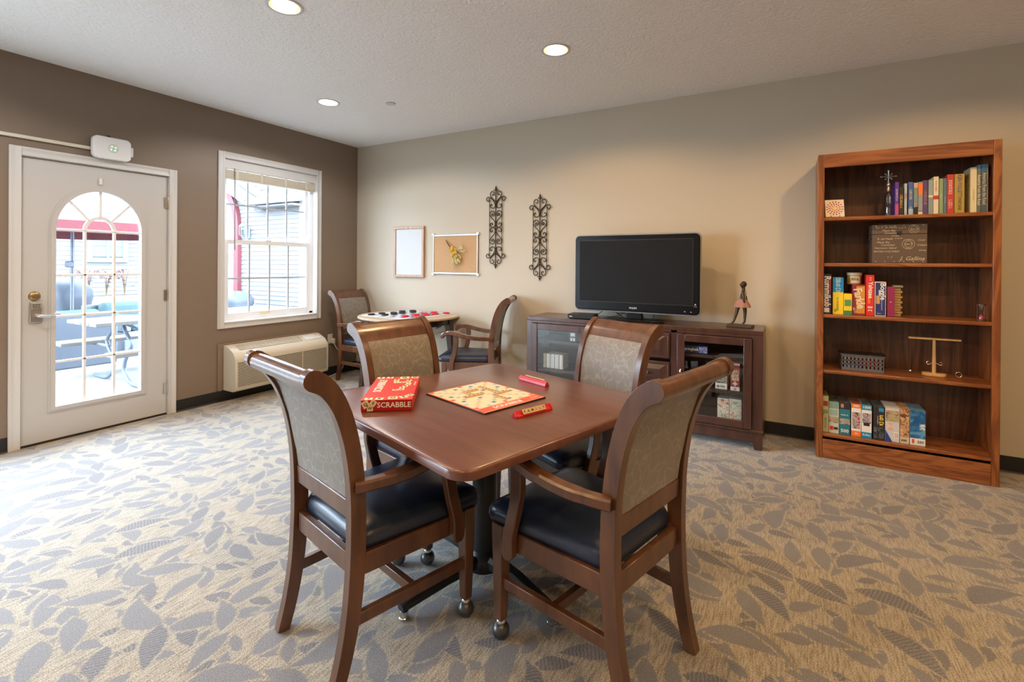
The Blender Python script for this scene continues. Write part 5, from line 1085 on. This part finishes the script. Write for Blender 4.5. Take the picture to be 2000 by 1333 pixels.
siding(far, 'y', FXW, -12, 2.85, PZ, 2.6, .12, 1); G().box(FXW-.2,FXW,-12,2.85,PZ,2.62).build('wall_core', M_sid, far)
house_window(far, 'x', FXW+.02, 1.42, 2.16, 1.42, 2.12, 2); house_window(far, 'x', FXW+.02, -2.2, -1.0, 1.3, 2.15, 2)
g = G(); g.add([(FXW+.35,-12.3,2.55),(FXW+.35,3.2,2.55),(FXW-6,3.2,5.6),(FXW-6,-12.3,5.6)], [(0,1,2,3)]); g.add([(FXW+.35,-12.3,2.50),(FXW+.35,3.2,2.50),(FXW-6,3.2,5.55),(FXW-6,-12.3,5.55)], [(3,2,1,0)]); g.build('roof', M_shg, far)
G().box(FXW+.28,FXW+.40,-12.3,3.2,2.44,2.56).build('gutter', M_trimw, far, bevel=.01)
# picnic tables
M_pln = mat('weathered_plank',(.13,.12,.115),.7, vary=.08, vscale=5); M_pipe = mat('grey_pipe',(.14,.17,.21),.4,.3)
def picnic(loc, rz, label):
    t = thing('picnic_table', label, 'picnic table', loc, rz, None)
    for k in range(4): G().box(-1.2,1.2,-.37+k*.188,-.37+k*.188+.178,.70,.74).build('table_plank', M_pln, t, bevel=.004)
    for s in (-1,1):
        G().box(-1.2,1.2,s*.66-.13,s*.70+.13,.41,.45).build('bench_plank', M_pln, t, bevel=.004)
    for x in (-.85,.85):
        fr = thing('pipe_frame', None, None); fr.parent = t
        for s in (-1,1):
            G().tube(smoothpath([(x,s*.10,.69),(x,s*.16,.60),(x,s*.30,.46),(x,s*.16,.28),(x,s*.14,.14),(x,s*.30,.03),(x,s*.62,.022)],5), .021, 10).build('pipe_leg', M_pipe, fr, smooth=True)
            G().tube([(x,s*.24,.40),(x,s*.80,.40)], .018, 8).build('bench_arm', M_pipe, fr, smooth=True)
        G().tube([(x,0,.70),(x*.35,0,.42)], .012, 8).build('brace', M_pipe, fr, smooth=True)
    return t
picnic((-2.1,-.78,PZ), R(90), 'pale plank picnic table on bent grey pipe legs outside the door')
# wicker seating
def wicker_mat():
    m, nt, b = nodes('grey_wicker'); N = nt.nodes.new; L = nt.links.new
    tc = N('ShaderNodeTexCoord'); mp = N('ShaderNodeMapping'); mp.inputs['Rotation'].default_value = (R(90),0,R(90)); L(tc.outputs['Object'], mp.inputs['Vector'])
    br = N('ShaderNodeTexBrick'); br.inputs['Scale'].default_value = 9; br.inputs['Color1'].default_value = (.12,.14,.165,1); br.inputs['Color2'].default_value = (.16,.185,.21,1); br.inputs['Mortar'].default_value = (.06,.07,.09,1); br.inputs['Mortar Size'].default_value = .03
    L(mp.outputs[0], br.inputs['Vector']); L(br.outputs['Color'], b.inputs['Base Color']); b.inputs['Roughness'].default_value = .6
    bp = N('ShaderNodeBump'); bp.inputs['Strength'].default_value = .6; L(br.outputs['Fac'], bp.inputs['Height']); bp.invert = True; L(bp.outputs[0], b.inputs['Normal']); return m
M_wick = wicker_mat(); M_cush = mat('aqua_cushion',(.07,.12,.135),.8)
def wicker(loc, rz, wd, label, ncush):
    t = thing('wicker_sofa', label, 'sofa', loc, rz, 'wicker seats on the patio')   # local: back at +x side facing -x
    G().box(-.08,.0,-wd/2,wd/2,.0,.72).build('back', M_wick, t, bevel=.02); G().box(-.80,-.08,-wd/2,wd/2,.0,.32).build('seat_base', M_wick, t, bevel=.02)
    for s in (-1,1): G().box(-.80,-.08,*sorted((s*wd/2,s*(wd/2-.12))),.32,.58).build('arm', M_wick, t, bevel=.02)
    cw_ = (wd-.26)/ncush
    for k in range(ncush):
        y = -wd/2+.13+cw_*(k+.5); G().ob((-.46,y,.385),(.70,cw_-.02,.13)).build('seat_cushion', M_cush, t, bevel=.04); G().ob((-.18,y,.57),(.16,cw_-.03,.36),(0,R(-8),0)).build('back_cushion', M_cush, t, bevel=.06, segs=3)
    return t
wicker((-3.48,-2.15,PZ), 0, 2.1, 'long grey wicker sofa with aqua cushions, its back to the door', 3)
wicker((-5.1,-.55,PZ), R(200), 1.0, 'grey wicker armchair with an aqua cushion behind the picnic table', 1)
# red umbrella
um = thing('patio_umbrella', 'red patio umbrella standing behind the wicker sofa', 'umbrella', (-4.45,-1.28,PZ))
M_can = mat('glare_toned_canvas',(.048,.023,.025),.8); rim, apx, rad = 1.92, 2.56, 1.45  # dark pinkish canopy colour stands in for sky glare on red canvas
def opt(k, r, z): a = 2*math.pi*k/8+.3; return (r*math.cos(a), r*math.sin(a), z)
for k in range(8):
    g = G(); q = [opt(k,.06,apx), opt(k,rad*.5,(apx*.47+rim*.53)-.0), opt(k,rad,rim), opt(k+1,rad,rim), opt(k+1,rad*.5,(apx*.47+rim*.53)), opt(k+1,.06,apx)]
    g.add(q, [(0,1,4,5),(1,2,3,4)]); g.add([(x,y,z-.006) for x,y,z in q], [(5,4,1,0),(4,3,2,1)]); g.build('canopy_panel', M_can, um)
    g = G(); a, b = Vector(opt(k,rad,rim)), Vector(opt(k+1,rad,rim)); g.add([a,b,b-Vector((0,0,.14)),a-Vector((0,0,.14))], [(0,1,2,3)]); g.add([a*.995,b*.995,b*.995-Vector((0,0,.14)),a*.995-Vector((0,0,.14))], [(3,2,1,0)]); g.build('valance', mat('deep_red_canvas',(.12,.022,.028),.8), um)
    G().tube([opt(k,.05,apx-.04), opt(k,rad,rim-.02)], .008, 6).build('rib', M_pipe, um)
G().tube([(0,0,0),(0,0,apx)], .022, 12).build('pole', mat('dark_pole',(.10,.11,.14),.4,.5), um, smooth=True); G().ob((0,-.03,1.36),(.07,.09,.09)).build('crank', mat('dark_pole',(.10,.11,.14),.4,.5), um, bevel=.01)
G().lathe([(.26,0),(.26,.05),(.06,.09),(.04,.16)], 20).build('base', M_gun, um, smooth=True); G().ball((0,0,apx+.03), .035, 10, 8).build('finial', M_can, um, smooth=True)
# covered grills
def grill(loc, rz, sx, label):
    t = thing('covered_grill', label, 'grill', loc, rz, 'covered grills'); rnd = random.Random(int(sx*100)); n = 28; rings = []
    for z_, k in ((0,1.0),(.3,.98),(.62,.96),(.78,1.06),(.90,1.04),(1.02,.86),(1.10,.55),(1.13,.2)):
        z_ *= .68 if sx < 1 else 1
        rings.append([((.36*sx*k+.012*math.sin(7*a+z_*9))*math.copysign(abs(math.cos(a))**.6,math.cos(a)), (.30*k+.012*math.sin(5*a+z_*7))*math.copysign(abs(math.sin(a))**.6,math.sin(a)), z_+.01*math.sin(4*a)) for a in [2*math.pi*i/n for i in range(n)]])
    G().loft(rings).build('cover', mat('slate_cover',(.06,.072,.095),.6), t, smooth=True, ang=80); G().tube([(-.1,-.3,.7),(.1,-.3,.7)], .012, 8).build('handle_strap', M_black, t); return t
grill((-5.95,-.93,PZ), R(20), 1.1, 'slate blue covered grill beside the umbrella pole')
grill((-6.0,2.05,PZ), R(0), .9, 'slate blue covered grill against the house wing')
# planter with purple foliage behind the seating
pl = thing('planter_box', 'long pale planter rail with purple leaved plants beyond the seating', 'planter', (-6.9,0,PZ))
G().box(-.2,.2,-3.6,1.1,.0,.62).build('trough', mat('planter_pale',(.60,.60,.56),.7), pl, bevel=.01); G().box(-.24,.24,-3.65,1.15,.62,.74).build('cap_rail', mat('planter_cap',(.66,.68,.62),.6), pl, bevel=.008); G().box(-.18,.18,-3.55,1.05,.74,.75).build('soil', mat('soil',(.05,.035,.025),.9), pl)
M_pur = mat('purple_leaf',(.11,.025,.045),.6, vary=.3); M_grn2 = mat('lime_leaf',(.10,.13,.03),.6, vary=.3); rnd = random.Random(11)
for k, (y, ln_, m_) in enumerate(((-.55,.5,M_pur),(-.25,.6,M_pur),(.05,.55,M_pur),(.35,.6,M_pur),(-.95,.32,M_grn2),(-1.4,.3,M_grn2),(.72,.3,M_grn2))):
    t = thing('planter_plant', '%s plant arching over the planter, %s from its near end' % ('purple leaved' if m_ is M_pur else 'lime green', ORD[k]), 'plant', (-6.9,y,PZ+.75), 0, 'plants in the planter')
    for q in range(5):
        a = rnd.uniform(0,6.28); sp_ = rnd.uniform(.12,.30); pth = smoothpath([(0,0,0),(sp_*.3*math.cos(a),sp_*.3*math.sin(a),ln_*.6),(sp_*.8*math.cos(a),sp_*.8*math.sin(a),ln_*.85),(sp_*1.5*math.cos(a),sp_*1.5*math.sin(a),ln_*.6)],5)
        st_ = G().tube(pth, .006, 5).build('stem', M_stem, t, smooth=True); g = G()
        for i in range(3,len(pth)):
            for s in (-1,1):
                p = Vector(pth[i]); d = Vector((math.cos(a+s*1.3),math.sin(a+s*1.3),-.3)).normalized()*.075; n_2 = d.cross(Vector((0,0,1))).normalized()*.02
                g.add([p,p+d*.5+n_2,p+d,p+d*.5-n_2,p+d*.5+Vector((0,0,.004))], [(0,1,4),(1,2,4),(2,3,4),(3,0,4)])
        lf_ = g.build('leaves', m_, st_); lf_['kind'] = 'stuff'
